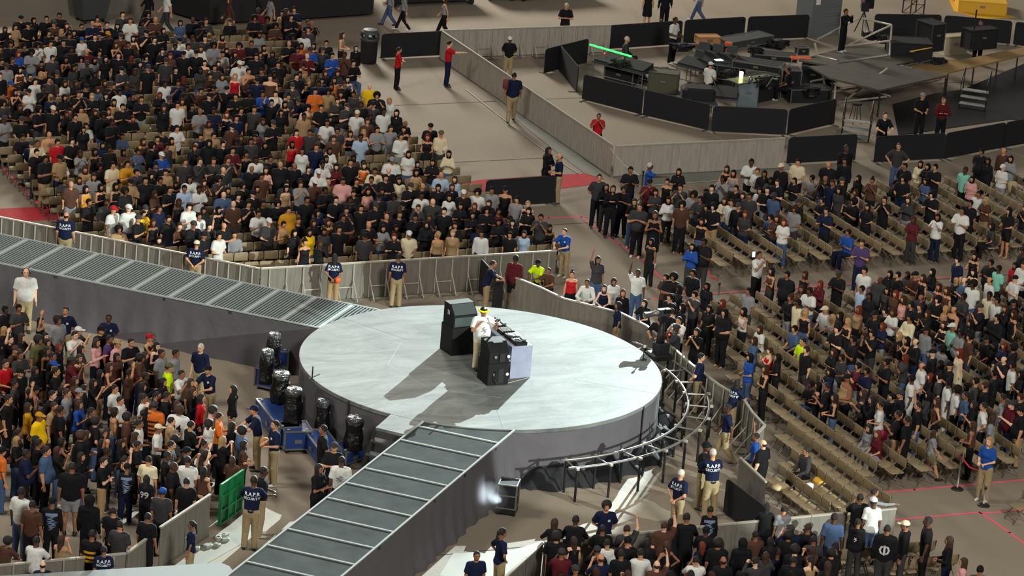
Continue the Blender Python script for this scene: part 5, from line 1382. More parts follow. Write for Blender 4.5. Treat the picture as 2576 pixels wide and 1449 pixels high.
for ln in PEOPLE.strip().splitlines():
    body, _, note = ln.partition('|'); t = body.split(); x, y = float(t[0]), float(t[1]); pose, b, top, bot, hair, skin = t[2:8]; ex = t[8:]
    d = dict(pose=pose, b=b, top=top, bot=bot, hair=hair, skin=int(skin), note=note.strip(), keep='!' in ex, pr=[], z=0.0, a=None, h=None)
    for e in ex:
        if e.startswith('pr='): d['pr'] = e[3:].split(',')
        elif e.startswith('h='): d['h'] = float(e[2:])
        elif e.startswith('a='): d['a'] = float(e[2:])
        elif e.startswith('z='): d['z'] = float(e[2:])
    sit = pose in SIT; h = d['h'] or ({'m': 1.75, 'f': 1.64, 'B': 1.78}[b]+random.uniform(-.04, .04)); d['h'] = h
    hh = (1.745+(DZ if sit else 0))*h/1.75+d['z']
    p = at(x, y, hh); done = False
    if not d['keep']:
        off = 0.0 if sit else .36; sp = slot_heads(hh, off); dist = np.hypot(sp[:, 0]-x, sp[:, 1]-y); order = np.argsort(dist)[:12]
        for i in order:
            if i not in occ and dist[i] < 42:
                s = SLOTS[i]; occ[i] = 1; fa = math.radians(s[2]); d['loc'] = (s[0]+off*math.cos(fa), s[1]+off*math.sin(fa)); d['blk'] = s[3]
                f = face_stage(*d['loc']) if not sit else s[2]; d['rz'] = (d['a'] if d['a'] is not None else f+random.uniform(-14, 14)); done = True; break
    if not done:
        if sit and not d['keep']: d['pose'] = pose = 'c' if pose != 'tf' else 'f'; p = at(x, y, 1.745*h/1.75)
        d['loc'] = (p.x, p.y); d['blk'] = 'free'; d['rz'] = d['a'] if d['a'] is not None else (52+random.uniform(-18, 18) if p.x < -5 and y > 1135 else face_stage(p.x, p.y)+random.uniform(-25, 25)-(32 if p.x < -5 else 0))
    d['px'] = (x, y); PLIST.append(d)
# fill in the dark clad remainder of the crowd
TOPS = ['kT']*12+['kL', 'kK', 'kK', 'kH', 'dT', 'dT', 'eT', 'eK', 'eK', 'dL', 'nT', 'kD', 'gT', 'tK', 'kH', 'jT', 'qT', 'kT', 'eT', 'kL', 'nT', 'wT', 'dT']
def rand_person(sitp=.35):
    b = random.choice('mffmmB' if random.random() < .5 else 'mf'); sit = random.random() < sitp
    pose = random.choice(['t', 'tc', 't', 'tc', 'tf', 'tx']) if sit else random.choice(['s', 's', 'c', 'c', 'c', 'g', 'x', 'f', 'f', 'h', 'u'])
    top = random.choice(TOPS)
    if b == 'm' and top[1] in 'DK': top = top[0]+'T'
    hair = random.choice(['sk', 'sk', 'se', 'ck', 'cd', 'ak', 'sk', 'be']) if b != 'f' else random.choice(['lk', 'lk', 'le', 'lk', 'mk', 'le', 'Bk', 'pk', 'ly', 'lr'])
    bot = '-P' if top[1] == 'D' else random.choice(['kP', 'kP', 'kP', 'jP', 'dP', 'nP', 'tP', 'gP'])
    return dict(pose=pose, b=b, top=top, bot=bot, hair=hair, skin=random.choice([1, 1, 2, 2, 2, 3, 3, 4]), note='', keep=False, pr=[], z=0.0, a=None, h={'m': 1.75, 'f': 1.63, 'B': 1.78}[b]+random.uniform(-.05, .05))
def dens(px, py, blk):
    if blk == 'L':
        if px > 930 and py < 480 and px > 930+(py-200)*.2: return .12
        if 690 < px < 1000 and 290 < py < 400: return .30
        if 560 < px < 760 and 570 < py < 680: return .05
        if py > 585: return .22
        if 110 < px < 200 and 430 < py < 600: return .1
        if px < 560 and 300 < py < 380: return .45
        if 380 < px < 720 and 60 < py < 110: return .3
        return .70
    if blk == 'U': return .42 if (px < 1980 and py < 560) or (1960 < px < 2180 and py < 520) else .06
    if blk == 'R':
        if px > 2120 and 700 < py < 1060 and py < 780+(2900-px): return .55
        if 1960 < px < 2140 and 680 < py < 980: return .38
        if 1640 < px < 1830 and 640 < py < 800: return .5
        if px > 2300 and py < 1120: return .4
        return .04
    if blk == 'B': return .45 if px < 2080 else .08
    return 0
for i, s in enumerate(SLOTS):
    if i in occ: continue
    px, py = pix((s[0], s[1], 1.3))
    if random.random() < dens(px, py, s[3]):
        d = rand_person(.35 if s[3] == 'L' else .3); sit = d['pose'] in SIT; off = 0.0 if sit else .36; fa = math.radians(s[2]); occ[i] = 1
        d['loc'] = (s[0]+off*math.cos(fa), s[1]+off*math.sin(fa)); d['blk'] = s[3]; d['rz'] = s[2] if sit else face_stage(*d['loc'])+random.uniform(-20, 20); PLIST.append(d)
def inside(p, poly):
    r = False; n = len(poly)
    for i in range(n):
        a, b = poly[i], poly[(i+1) % n]
        if (a[1] > p[1]) != (b[1] > p[1]) and p[0] < (b[0]-a[0])*(p[1]-a[1])/(b[1]-a[1])+a[0]: r = not r
    return r
def scatter(poly, n, gap, face=None, sp=0.0):
    tries = 0; c = 0; xs, ys = [p[0] for p in poly], [p[1] for p in poly]
    while c < n and tries < 6000:
        tries += 1; x, y = random.uniform(min(xs), max(xs)), random.uniform(min(ys), max(ys))
        if not inside((x, y), poly): continue
        d = rand_person(0); hh = 1.745*d['h']/1.75; p = at(x, y, hh)
        if any((p.x-q['loc'][0])**2+(p.y-q['loc'][1])**2 < gap*gap for q in PLIST): continue
        d['loc'] = (p.x, p.y); d['blk'] = 'free'; d['rz'] = (face_stage(p.x, p.y)-32 if face is None else face)+random.uniform(-25, 25); PLIST.append(d); c += 1
    return c
scatter([(-20, 800), (60, 830), (430, 875), (500, 960), (600, 1090), (560, 1130), (430, 1175), (200, 1150), (-20, 1130)], 62, .47)
scatter([(1395, 1360), (1500, 1345), (2110, 1300), (2120, 1449), (1390, 1449)], 24, .5, face=75)
scatter([(1640, 740), (1700, 700), (1760, 800), (1700, 830)], 5, .5)
# spread people who stand too close
for _ in range(12):
    for i, p in enumerate(PLIST):
        if p['blk'] != 'free' or p['keep']: continue
        for q in PLIST:
            if q is p: continue
            dx, dy = p['loc'][0]-q['loc'][0], p['loc'][1]-q['loc'][1]; r = math.hypot(dx, dy)
            if r < .38: k = (.38-r)*.5/max(r, .02); p['loc'] = (p['loc'][0]+dx*k+.001, p['loc'][1]+dy*k)
camdir = Vector((math.sin(YAW), math.cos(YAW)))
def near(p): return (p['loc'][0]-CX0)*camdir.x+(p['loc'][1]-CY0)*camdir.y
cands = sorted([p for p in PLIST if on_screen(*p['loc'], 1.2, 25)], key=lambda p: (not p['keep'], near(p)))
IND = cands[:322]; ids = {id(p) for p in IND}; REST = [p for p in PLIST if id(p) not in ids and on_screen(*p['loc'], 1.2, 60)]
# ------------------------------------------------------------------ labels that single people out
def gname(p):
    c, g = CN[p['top'][0]][0], GN[p['top'][1]]; return c+' '+g
def hname(p):
    t = p['hair'][0]; c = p['hair'][1] if len(p['hair']) > 1 else 'k'
    cc = CN[c][0] if t in 'chHY' else HC_[c][0]
    if t == 'h' : return 'hood up'
    return HT[t].format(cc)
HT['Y'] = 'yellow brimmed hat'
def bname(p): return '' if p['bot'][0] == '-' else CN[p['bot'][0]][0]+' '+BN.get(p['bot'][1], 'leggings')
LM = [(424, 914, 'hi-vis vest'), (388, 1012, 'black striped orange jersey'), (451, 1022, 'number 24 shirt'), (98, 1038, 'bright yellow tee'), (13, 905, 'red polo'), (66, 675, 'big headset man'), (146, 795, 'striped sleeve grey jersey'),
 (276, 846, 'purple tee'), (370, 1195, '99 jersey'), (565, 1250, 'green gate'), (232, 1335, 'yellow striped jersey'), (182, 1165, 'huge black tee'), (94, 352, 'cream shirted man'), (397, 389, 'blue 21 jersey'), (323, 397, 'golden jersey'),
 (378, 531, 'yellow tee at the barrier'), (718, 520, 'mustard tee'), (758, 331, 'hugging pair in red'), (857, 436, 'dusty pink tee'), (770, 573, 'yellow graphic tee'), (950, 268, 'white polo'), (1157, 436, 'pale blue blouse'),
 (1211, 581, 'white sweatshirt'), (1329, 506, 'black slip dress'), (1225, 473, 'lone black fence'), (603, 188, 'red strapless top'), (926, 100, 'litter bin'), (169, 75, 'orange block print'), (1560, 470, 'row end queue'), (1635, 410, 'pointing usher'),
 (1744, 612, 'royal blue top'), (1910, 632, 'glowing aisle phone'), (2155, 592, 'seated purple tee'), (2417, 424, 'long mint tee'), (2264, 360, 'bearded man by the fence'), (2130, 365, 'tall man in black'), (2024, 850, 'seated hi-vis vest'),
 (1440, 682, 'red strapless top'), (1680, 830, 'remote camera'), (2277, 804, 'cream suit'), (2419, 888, 'beige lace dress'), (2456, 706, 'white patterned shirt'), (2549, 648, 'red tee'), (2293, 956, 'loose white shirt'), (2219, 1096, 'pink bag'),
 (2491, 1100, 'blond usher'), (1922, 1108, 'bald man in black'), (1788, 1274, 'denim vest'), (1448, 1303, 'barrier corner'), (2199, 1252, 'white tee and jeans'), (1950, 1271, 'long haired pair'), (2233, 1322, 'round white back print'),
 (537, 1023, 'peach tee'), (197, 1008, 'blue tee'), (1613, 1382, 'row of standing backs'), (1885, 385, 'white tee with crossed arms'), (2219, 998, 'white tee in the thick of the crowd'), (1930, 885, 'dark red tank top'), (2040, 738, 'white tee near the cross aisle')]
for p in IND:
    p['px2'] = pix((p['loc'][0], p['loc'][1], 1.6+p['z'])); p['lm'] = sorted(LM, key=lambda l: math.hypot(l[0]-p['px2'][0], (l[1]-p['px2'][1])*1.4))
def clip(s):
    if len(s.split()) > 16:
        b = s.split(', '); s = ', '.join([b[0]]+b[2:]) if len(b) > 2 else s.replace(' and ', ' and ')
    return ' '.join(s.split()[:16]).rstrip(',')
def lm_ok(p, l): return gname(p).split()[0] not in l[2] or math.hypot(l[0]-p['px2'][0], l[1]-p['px2'][1]) > 30
def side(p, l):
    dx, dy = p['px2'][0]-l[0], p['px2'][1]-l[1]
    if abs(dy) > abs(dx)*.9: return 'beyond' if dy < 0 else 'this side of'
    return 'beside'
PS = {'s': 'standing', 'c': 'clapping', 'f': 'phone raised', 'x': 'arms crossed', 'u': 'arm raised', 'U': 'arms raised', 'h': 'hands on hips', 'b': 'hands behind', 'l': 'leaning', 'p': 'pointing', 'g': 'forearms out', 't': 'seated', 'w': 'walking', 'm': 'with microphone', 'tc': 'seated', 'tx': 'seated', 'tf': 'seated'}
for p in IND:
    L_ = [l for l in p['lm'][:4] if lm_ok(p, l)] or p['lm'][:1]; p['lms'] = L_
    if p['note']: p['lab'] = clip('person in %s, %s' % (gname(p), p['note']))
    else: p['lab'] = clip('person in %s, %s, %s %s the %s' % (gname(p), hname(p), PS[p['pose']], side(p, L_[0]), L_[0][2]))
from collections import Counter
for rnd in range(4):
    cnt = Counter(p['lab'] for p in IND)
    for p in IND:
        if cnt[p['lab']] < 2: continue
        L_ = p['lms']
        if rnd == 0 and bname(p): p['lab'] = clip('person in %s and %s, %s %s the %s' % (gname(p), bname(p), PS[p['pose']], side(p, L_[0]), L_[0][2]))
        elif rnd == 1 and len(L_) > 1: p['lab'] = clip('person in %s, %s between the %s and %s' % (gname(p), PS[p['pose']], L_[0][2], L_[1][2]))
        elif rnd == 2 and len(L_) > 2: p['lab'] = clip('person in %s, %s, between the %s and %s' % (gname(p), hname(p).replace('short black', 'short'), L_[0][2], L_[2][2]))
cnt = Counter(p['lab'] for p in IND); seen_n = Counter(); REL = ['lowest', 'second lowest', 'third lowest', 'fourth lowest', 'fifth lowest', 'sixth lowest']
for p in sorted(IND, key=near):
    if cnt[p['lab']] > 1: k = seen_n[p['lab']]; seen_n[p['lab']] += 1; p['lab'] = ' '.join(p['lab'].split()[:13])+', '+REL[min(k, 5)]
def grp(p):
    if p['blk'] == 'L': return 'people in the rows behind the stage'
    if p['blk'] in 'U': return 'people in the upper right rows'
    if p['blk'] in ('R', 'F'): return 'people in the near right rows'
    if p['blk'] == 'B': return 'people in the near standing crowd'
    if 'guard' in p['note']: return 'guards in navy shirts'
    if p['keep']: return None
    x, y = p['loc']
    return 'people in the big standing crowd' if x < -5 else 'people in the near standing crowd'
for p in IND:
    o = person((p['loc'][0], p['loc'][1], p['z']), math.radians(p['rz']), p['pose'], p['b'], p['top'], p['bot'], p['hair'], p['skin'], p['h'], pr=p['pr']); tag(o, p['lab'], 'person', grp(p))
    if 'headset' in p['note']:
        Jh = skel(p['pose'], p['b'])['head']; mb = MB(); mb.pipe([(0, .09*math.cos(q*PI/10), .01+.115*math.sin(q*PI/10)) for q in range(11)], .010, 6); [mb.lathe([(.02, -.03), (.034, 0), (.02, .03)], (0, y_, -.005), 10) for y_ in (-.092, .092)]; mb.pipe([(0, .095, -.02), (.09, .06, -.06)], .007, 5); build(mb, 'headset', M_CABLE, o, tuple(Jh))
# ------------------------------------------------------------------ the rest of the crowd as one mesh
LOW = {}
def low(pose, b, top, bot, hair):
    pose = pose if pose in ('s', 'c', 'x', 'f', 'g', 't', 'tc', 'U') else ('tc' if pose in SIT else 's')
    out = []; J = skel(pose, b); lo, hi = box_for(J)
    def get(k, fn, l, h_, step):
        if k not in LOW: LOW[k] = surf(fn, l, h_, step)
        return LOW[k]
    if pose == 'U': hi = (.66, .52, 2.02)
    out.append(('skin', get(('b', pose, b), lambda P: smin(f_body(P, J, b), ell(P, J['head'], (.095, .08, .11)), .02), lo, (hi[0], hi[1], max(hi[2], 1.8+J['z'])), .042)))
    out.append(('top', get(('t', pose, b, top[1]), lambda P: f_top(P, J, b, top[1], .022), (lo[0], lo[1], .42 if top[1] == 'D' else .76+J['z']), hi, .038)))
    if bot[0] != '-': out.append(('bot', get(('l', LEGP[pose], b, bot[1]), lambda P: f_bot(P, skel(LEGP[pose], b), b, bot[1]), (-.45, -.32, .02), (.60, .32, 1.06+J['z']), .042)))
    hv, hf = get(('h', hair[0]), lambda P: f_hair(P, hair[0])-.004, (-.25, -.19, -.46), (.22, .19, .22), .026); out.append(('hair', (hv+J['head'], hf)))
    return out
allv, allc, allf = [], [], []; off = 0
for p in REST:
    s = p['h']/1.75; a = math.radians(p['rz']); c_, s_ = math.cos(a), math.sin(a); R = np.array([[c_, -s_, 0], [s_, c_, 0], [0, 0, 1]])
    for kind, (v, f) in low(p['pose'], p['b'], p['top'], p['bot'], p['hair']):
        if kind == 'hair': col = srgb(CN[p['hair'][1]][1] if p['hair'][0] in 'cH' else (CN[p['top'][0]][1] if p['hair'][0] == 'h' else HC_[p['hair'][1]][1]))
        else: col = srgb({'skin': SK[p['skin']], 'top': CN[p['top'][0]][1], 'bot': CN[p['bot'][0]][1] if p['bot'][0] != '-' else '#000000'}[kind])
        allv.append((v*s)@R.T+np.array([p['loc'][0], p['loc'][1], p['z']])); allc.append(np.tile(np.array([*col, 1.0]), (len(v), 1))); allf.append(f+off); off += len(v)
V = np.concatenate(allv); F = np.concatenate(allf); Cc = np.concatenate(allc)
me = bpy.data.meshes.new('crowd'); me.vertices.add(len(V)); me.vertices.foreach_set('co', V.ravel()); me.loops.add(F.size); me.loops.foreach_set('vertex_index', F.ravel())
me.polygons.add(len(F)); me.polygons.foreach_set('loop_start', np.arange(0, F.size, 4)); me.polygons.foreach_set('loop_total', np.full(len(F), 4)); me.polygons.foreach_set('use_smooth', np.ones(len(F), bool))
ca = me.color_attributes.new('tint', 'FLOAT_COLOR', 'POINT'); ca.data.foreach_set('color', Cc.ravel()); me.materials.append(M_CROWD); me.update(calc_edges=True); me.validate()
tag(new('crowd', me), 'rest of the seated and standing crowd in the rows behind the stage', 'crowd', kind='stuff')
print('people', len(PLIST), 'individual', len(IND), 'crowd', len(REST), 'crowd verts', len(V))
# ------------------------------------------------------------------ folding chairs
def pad(mb, c, w, d, h, r=.06, curve=0.0, vert=False):
    """rounded rectangular pad; vert=True stands it up (w across y, d up z, h thick along x)"""
    ring = []
    for cx, cy, a0 in ((w/2-r, d/2-r, 0), (-w/2+r, d/2-r, 90), (-w/2+r, -d/2+r, 180), (w/2-r, -d/2+r, 270)):
        for q in (0, 30, 60, 90): a = math.radians(a0+q); ring.append((cx+r*math.cos(a), cy+r*math.sin(a)))
    n = len(ring); vs = []
    for s, z in ((.92, -h/2), (1, -h/4), (1, h/4), (.9, h/2)):
        for x, y in ring:
            q = curve*(x*x)/(w*w/4)
            vs.append((c[0]+y*s, c[1]+x*s, c[2]+z) if not vert else (c[0]+z+q, c[1]+x*s, c[2]+y*s))
    fs = [tuple(range(n-1, -1, -1)), tuple(range(3*n, 4*n))]+[(k*n+i, k*n+(i+1) % n, (k+1)*n+(i+1) % n, (k+1)*n+i) for k in range(3) for i in range(n)]
    if vert: fs = [f[::-1] for f in fs]
    mb.add(vs, fs)
def chair_parts():
    a, b = MB(), MB(); pad(a, (.0, 0, .43), .44, .41, .045); pad(b, (-.235, 0, .69), .462, .27, .035, .05, .03, True)
    legs = []
    for s in (-1, 1):
        l = MB(); y = s*.215
        l.pipe([(-.245, y, .82), (-.20, y, .58), (.02, y, .40), (.26, y, .0)], .014, 6); l.pipe([(.16, y*.97, .41), (-.02, y*.97, .30), (-.27, y*.97, .0)], .013, 6); legs.append(l)
    c = MB(); c.pipe([(.20, -.215, .10), (.20, .215, .10)], .011, 6)
    return a, b, legs, c
a, b, legs, cr = chair_parts()
CH = thing('folding_chair', '', 'chair'); build(a, 'seat', M_SEAT, CH, smooth=True); build(b, 'backrest', M_BACK, CH, smooth=True)
for l in legs: build(l, 'leg_frame', M_CHLEG, CH, smooth=True)
build(cr, 'cross_bar', M_CHLEG, CH)
def slot_near(s): return (s[0]-CX0)*camdir.x+(s[1]-CY0)*camdir.y
vis = sorted([i for i, s in enumerate(SLOTS) if on_screen(s[0], s[1], .4, -6)], key=lambda i: slot_near(SLOTS[i])-(6 if (SLOTS[i][3] == 'L' and SLOTS[i][4] < 1) else 0))
ORD = ['first', 'second', 'third', 'fourth', 'fifth', 'sixth', 'seventh', 'eighth', 'ninth', 'tenth', 'eleventh', 'twelfth', 'thirteenth', 'fourteenth', 'fifteenth', 'sixteenth', 'seventeenth', 'eighteenth', 'nineteenth', 'twentieth']
CN_ = {'R': 'tan folding chair in the %s row out from the curved barrier', 'B': 'tan folding chair in the %s row behind the near straight barrier', 'L': 'tan folding chair in the %s row behind the straight barrier beyond the stage',
      'F': 'tan folding chair in the %s row by the pink tape corner on open floor', 'U': 'tan folding chair in the %s row of the block beyond the cross aisle'}
first = True
for i in vis[:300]:
    x, y, f, blk, row = SLOTS[i]
    o = CH if first else copy_tree(CH); first = False
    o.location = (x, y, 0); o.rotation_euler = (0, 0, math.radians(f)+random.uniform(-.03, .03)); o['label'] = CN_[blk] % ORD[row]; o['category'] = 'chair'; o['group'] = {'R': 'near right chair rows', 'B': 'chairs behind the near barrier', 'L': 'chairs behind the stage', 'F': 'chairs by the tape corner', 'U': 'chairs beyond the cross aisle'}[blk]
rest = vis[300:]
vs, fs, ms = [], [], []; base = MB()
sv = []
for mbx, mi in ((a, 0), (b, 1), (legs[0], 2), (legs[1], 2), (cr, 2)): base.add(mbx.v, mbx.f, mi)
bv = np.array(base.v); big = MB(); big_v = []; off = 0
for i in rest:
    x, y, f, blk, row = SLOTS[i]; q = math.radians(f)+random.uniform(-.03, .03); c_, s_ = math.cos(q), math.sin(q)
    big_v.append(bv@np.array([[c_, s_, 0], [-s_, c_, 0], [0, 0, 1]])+np.array([x, y, 0])); big.f += [tuple(j+off for j in t_) for t_ in base.f]; big.m += base.m; off += len(bv)
big.v = np.concatenate(big_v).tolist(); tag(build(big, 'folding_chairs', [M_SEAT, M_BACK, M_CHLEG], smooth=True), 'remaining tan folding chairs in the rows behind the stage', 'chairs', kind='stuff')
# ------------------------------------------------------------------ far background
def boxseg(p0, p1, z, dep, h, parent, name, m, zb=0.0, bev=0.0):
    A0, B0 = at(*p0, z), at(*p1, z); L = (B0-A0).length; rz = math.atan2(B0.y-A0.y, B0.x-A0.x); mb = MB(); mb.box((L/2, dep/2, h/2), (L, dep, h), bev=bev)
    return build(mb, name, m, parent, (A0.x, A0.y, z+zb), rz)
def place(px, py, z=0): return at(px, py, z)
w = MB(); w.prism([tuple(at(*p)[:2]) for p in ((-60, 44), (60, 41), (352, 34), (440, 28), (440, 5), (-60, 20))], 0, 1.3); struct(w, 'wall_back', mat('grey_low_wall', '#6f6a60', .8, noise=.08, nscale=1))
t = thing('truck_body', 'large black covered truck body at the top edge behind the seating', 'truck', at(435, 40)); o0 = Vector(t.location)
fp = [at(*p)-o0 for p in ((433, 38), (525, 66), (700, 58), (938, 42))]; back = [fp[-1]+Vector((1.0, 3.6, 0)), fp[0]+Vector((0.5, 4.5, 0))]
mb = MB(); mb.prism([tuple(p[:2]) for p in fp+back], .12, 3.2); build(mb, 'cargo_cover', mat('black_tarpaulin', '#17181c', .6, noise=.2, nscale=2), t)
for p in ((560, 66), (760, 56), (880, 48)):
    q = at(*p)-o0+Vector((.3, .5, 0)); mb = MB(); mb.pipe([q+Vector((0, -.1, .3)), q+Vector((0, .15, .3))], .3, 14); build(mb, 'wheel', M_DSTEEL, t)
for k, (p, lab) in enumerate((((222, 49), 'dark grey wheeled dumpster against the low wall'),)):
    t = thing('dumpster', lab, 'dumpster', at(*p)+Vector((0, -.25, 0)), .2); mb = MB()
    mb.add([(-.5, -.35, .16), (.5, -.35, .16), (.5, .35, .16), (-.5, .35, .16), (-.68, -.5, 1.4), (.68, -.5, 1.4), (.68, .5, 1.4), (-.68, .5, 1.4)], [(3, 2, 1, 0), (4, 5, 6, 7), (0, 1, 5, 4), (1, 2, 6, 5), (2, 3, 7, 6), (3, 0, 4, 7)]); build(mb, 'bin_body', M_DGREY, t)
    mb = MB(); mb.box((0, 0, 1.42), (1.42, 1.06, .05)); build(mb, 'rim', M_DSTEEL, t)
    for x in (-.4, .4):
        for y in (-.3, .3): mb = MB(); mb.pipe([(x-.03, y, .08), (x+.03, y, .08)], .08, 10); build(mb, 'caster', M_CABLE, t)
for (pa, pb, dep, h, lab) in (((985, 20), (1195, 12), 1.2, 1.3, 'long dark trailer with small wheels at the top edge'), ((1225, 2), (1297, 4), 1.2, 1.2, 'dark cart with one wheel showing at the top edge'), ((1312, 5), (1480, -8), 1.4, 1.2, 'grey flat cart at the top edge')):
    A0, B0 = at(*pa), at(*pb); L = (B0-A0).length; t = thing('equipment_cart', lab, 'cart', A0, math.atan2(B0.y-A0.y, B0.x-A0.x)); mb = MB(); mb.box((L/2, dep/2, .2+h/2), (L, dep, h), bev=.03); build(mb, 'cart_body', M_BLACK if 'dark' in lab else M_DGREY, t)
    for x in (.15, L-.15): mb = MB(); mb.pipe([(x, .05, .13), (x, .12, .13)], .13, 12); build(mb, 'wheel', M_CABLE, t)
# litter bin
t = thing('litter_bin', 'black domed litter bin at the corner of the seating', 'litter bin', at(926, 158)); mb = MB(); mb.lathe([(.27, 0), (.31, .05), (.33, .86), (.35, .9)], n=24); build(mb, 'bin_body', M_DGREY if 0 else M_BLACK, t, smooth=True)
mb = MB(); mb.lathe([(.36, .9), (.38, .95), (.37, .99)], n=24); mb.lathe([(.36, 1.16), (.34, 1.22), (.26, 1.3), (.1, 1.33)], n=24)
for k in range(4):
    q = PI/4+k*PI/2; mb.box((.33*math.cos(q), .33*math.sin(q), 1.07), (.06, .16, .22), q)
build(mb, 'domed_lid', M_DGREY, t, smooth=False)
# ------------------------------------------------------------------ stanchions
def stanchion(px, py, lab, h=1.0, m=None, base=.17):
    t = thing('stanchion', lab, 'stanchion', at(px, py)); mb = MB(); mb.lathe([(base, 0), (base, .02), (base*.75, .045), (.03, .06)], n=20); build(mb, 'base', M_DSTEEL, t, smooth=True)
    mb = MB(); mb.pipe([(0, 0, .05), (0, 0, h)], .026, 10); build(mb, 'pole', m or M_DSTEEL, t, smooth=True)
    mb = MB(); mb.lathe([(.035, h-.03), (.04, h+.02), (.02, h+.05)], n=10); build(mb, 'pole_cap', M_DSTEEL, t)
stanchion(2408, 1231, 'grey stanchion holding the red belt at the near row ends', m=M_STEEL); stanchion(2474, 1272, 'stanchion base before the blond usher in blue', .5, m=M_RAIL); stanchion(56, 466, 'stanchion standing on the pink tape in the side aisle', m=M_DSTEEL)
stanchion(641, 103, 'tall black pole on a round base behind the top seating row', 1.7); stanchion(1805, 765, 'short grey post between the chair blocks', .65, m=M_STEEL, base=.1)
stanchion(1611, 512, 'brown post beside the pointing usher in blue', 1.1, m=M_CHLEG, base=.12)
def belt(p, q, name, lab, m, r=.03):
    mb = MB(); mid = (p+q)/2-Vector((0, 0, .12)); mb.pipe([p, mid, q], r, 4); return tag(build(mb, name, m), lab, 'belt')
belt(at(2412, 1143, .93), at(2470, 1188, .75), 'red_belt', 'red retractable belt between the stanchion and the blond usher', M_CARPET); belt(at(1776, 672, .85), at(1806, 705, .6), 'red_belt', 'red belt at the end of the row beside the blue hoodie', M_CARPET)
belt(at(1535, 373, 1.1), at(1609, 442, 1.05), 'brown_rope', 'thin brown rope from the barrier corner to the usher', M_CHLEG, .018)
# ------------------------------------------------------------------ camera rig on the track
p = Vector((6.08*math.cos(math.radians(9)), 6.08*math.sin(math.radians(9)), 0)); t = thing('camera_dolly', 'black remote camera on its pedestal riding the curved track', 'broadcast camera', p, math.radians(185))
for nm, m, f in (('dolly_base', M_DSTEEL, lambda mb: mb.box((0, 0, 1.03), (.62, .6, .16), bev=.05)), ('motor_housing', M_BLACK, lambda mb: mb.box((-.05, 0, 1.25), (.42, .36, .32), bev=.05)), ('column', M_DSTEEL, lambda mb: mb.lathe([(.13, 1.35), (.11, 1.7), (.08, 1.75), (.08, 2.05)], n=14)),
                 ('pan_head', M_DSTEEL, lambda mb: mb.box((0, 0, 2.12), (.24, .2, .14), bev=.03)), ('camera_body', M_DGREY, lambda mb: mb.box((-.02, 0, 2.32), (.42, .17, .2), bev=.02)), ('lens', M_STEEL, lambda mb: mb.pipe([(.18, 0, 2.32), (.38, 0, 2.30), (.62, 0, 2.28)], [.08, .075, .10], 14)),
                 ('viewfinder', M_CABLE, lambda mb: mb.box((-.05, .16, 2.42), (.18, .1, .1), bev=.01)), ('cable_loop', M_CABLE, lambda mb: mb.pipe([(-.2, 0, 2.2), (-.35, .1, 1.9), (-.25, .2, 1.5), (-.1, .1, 1.3)], .015, 6))):
    mb = MB(); f(mb); build(mb, nm, m, t, smooth=nm in ('lens', 'column', 'cable_loop'))
mb = MB(); mb.lathe([(.01, -.03), (.03, 0), (.01, .03)], n=8); build(mb, 'tally_light', M_LEDR, t, loc=(-.15, .2, 1.7))
t = thing('floor_microphone', 'thin microphone stand at the stage rim beside the remote camera', 'microphone stand', at(1618, 905, ZS)); mb = MB(); mb.pipe([(0, 0, 0), (0, 0, .35)], .015, 6); build(mb, 'stand', M_DSTEEL, t)
mb = MB(); mb.lathe([(.01, .34), (.04, .37), (.035, .42), (.01, .44)], n=10); build(mb, 'microphone_head', M_RAIL, t); mb = MB(); mb.lathe([(.1, 0), (.1, .02), (.03, .04)], n=12); build(mb, 'base', M_DSTEEL, t)
# ------------------------------------------------------------------ mixing area gear
def desk(p0, p1, z, dep, lab, name='mixing_desk', items=0, tilt=True, m=M_BLACK):
    A0, B0 = at(*p0, z), at(*p1, z); L = (B0-A0).length; rz = math.atan2(B0.y-A0.y, B0.x-A0.x); t = thing(name, lab, 'equipment desk', (A0.x, A0.y, 0), rz)
    mb = MB(); mb.box((L/2, dep/2, z-.03), (L, dep, .06)); build(mb, 'worktop', M_DGREY, t)
    mb = MB()
    for x in (.04, L-.04):
        for y in (.04, dep-.04): mb.pipe([(x, y, 0), (x, y, z-.06)], .025, 6)
    for y in (.04, dep-.04): mb.pipe([(.04, y, z-.08), (L-.04, y, z-.08)], .025, 6); mb.pipe([(.04, y, .25), (L-.04, y, .25)], .02, 6)
    for x in (.04, L-.04): mb.pipe([(x, .04, z-.08), (x, dep-.04, z-.08)], .025, 6)
    build(mb, 'pipe_frame', M_STEEL, t)
    if tilt:
        mb = MB(); mb.add([(0.05, .05, z), (L-.05, .05, z), (L-.05, dep-.1, z), (.05, dep-.1, z), (.05, .05, z+.06), (L-.05, .05, z+.06), (L-.05, dep-.15, z+.24), (.05, dep-.15, z+.24)], [(3, 2, 1, 0), (4, 5, 6, 7), (0, 1, 5, 4), (1, 2, 6, 5), (2, 3, 7, 6), (3, 0, 4, 7)]); build(mb, 'console', m, t)
    rng = random.Random(int(p0[0]))
    for k in range(items):
        x = L*(k+.6)/(items+.2); mb = MB(); mb.box((x, dep*.78, z+.42), (min(.42, L/items*.8), .05, .28), rng.uniform(-.2, .2), bev=.01); mb.box((x, dep*.8, z+.25), (.06, .05, .12)); build(mb, 'monitor', M_DGREY, t)
    return t
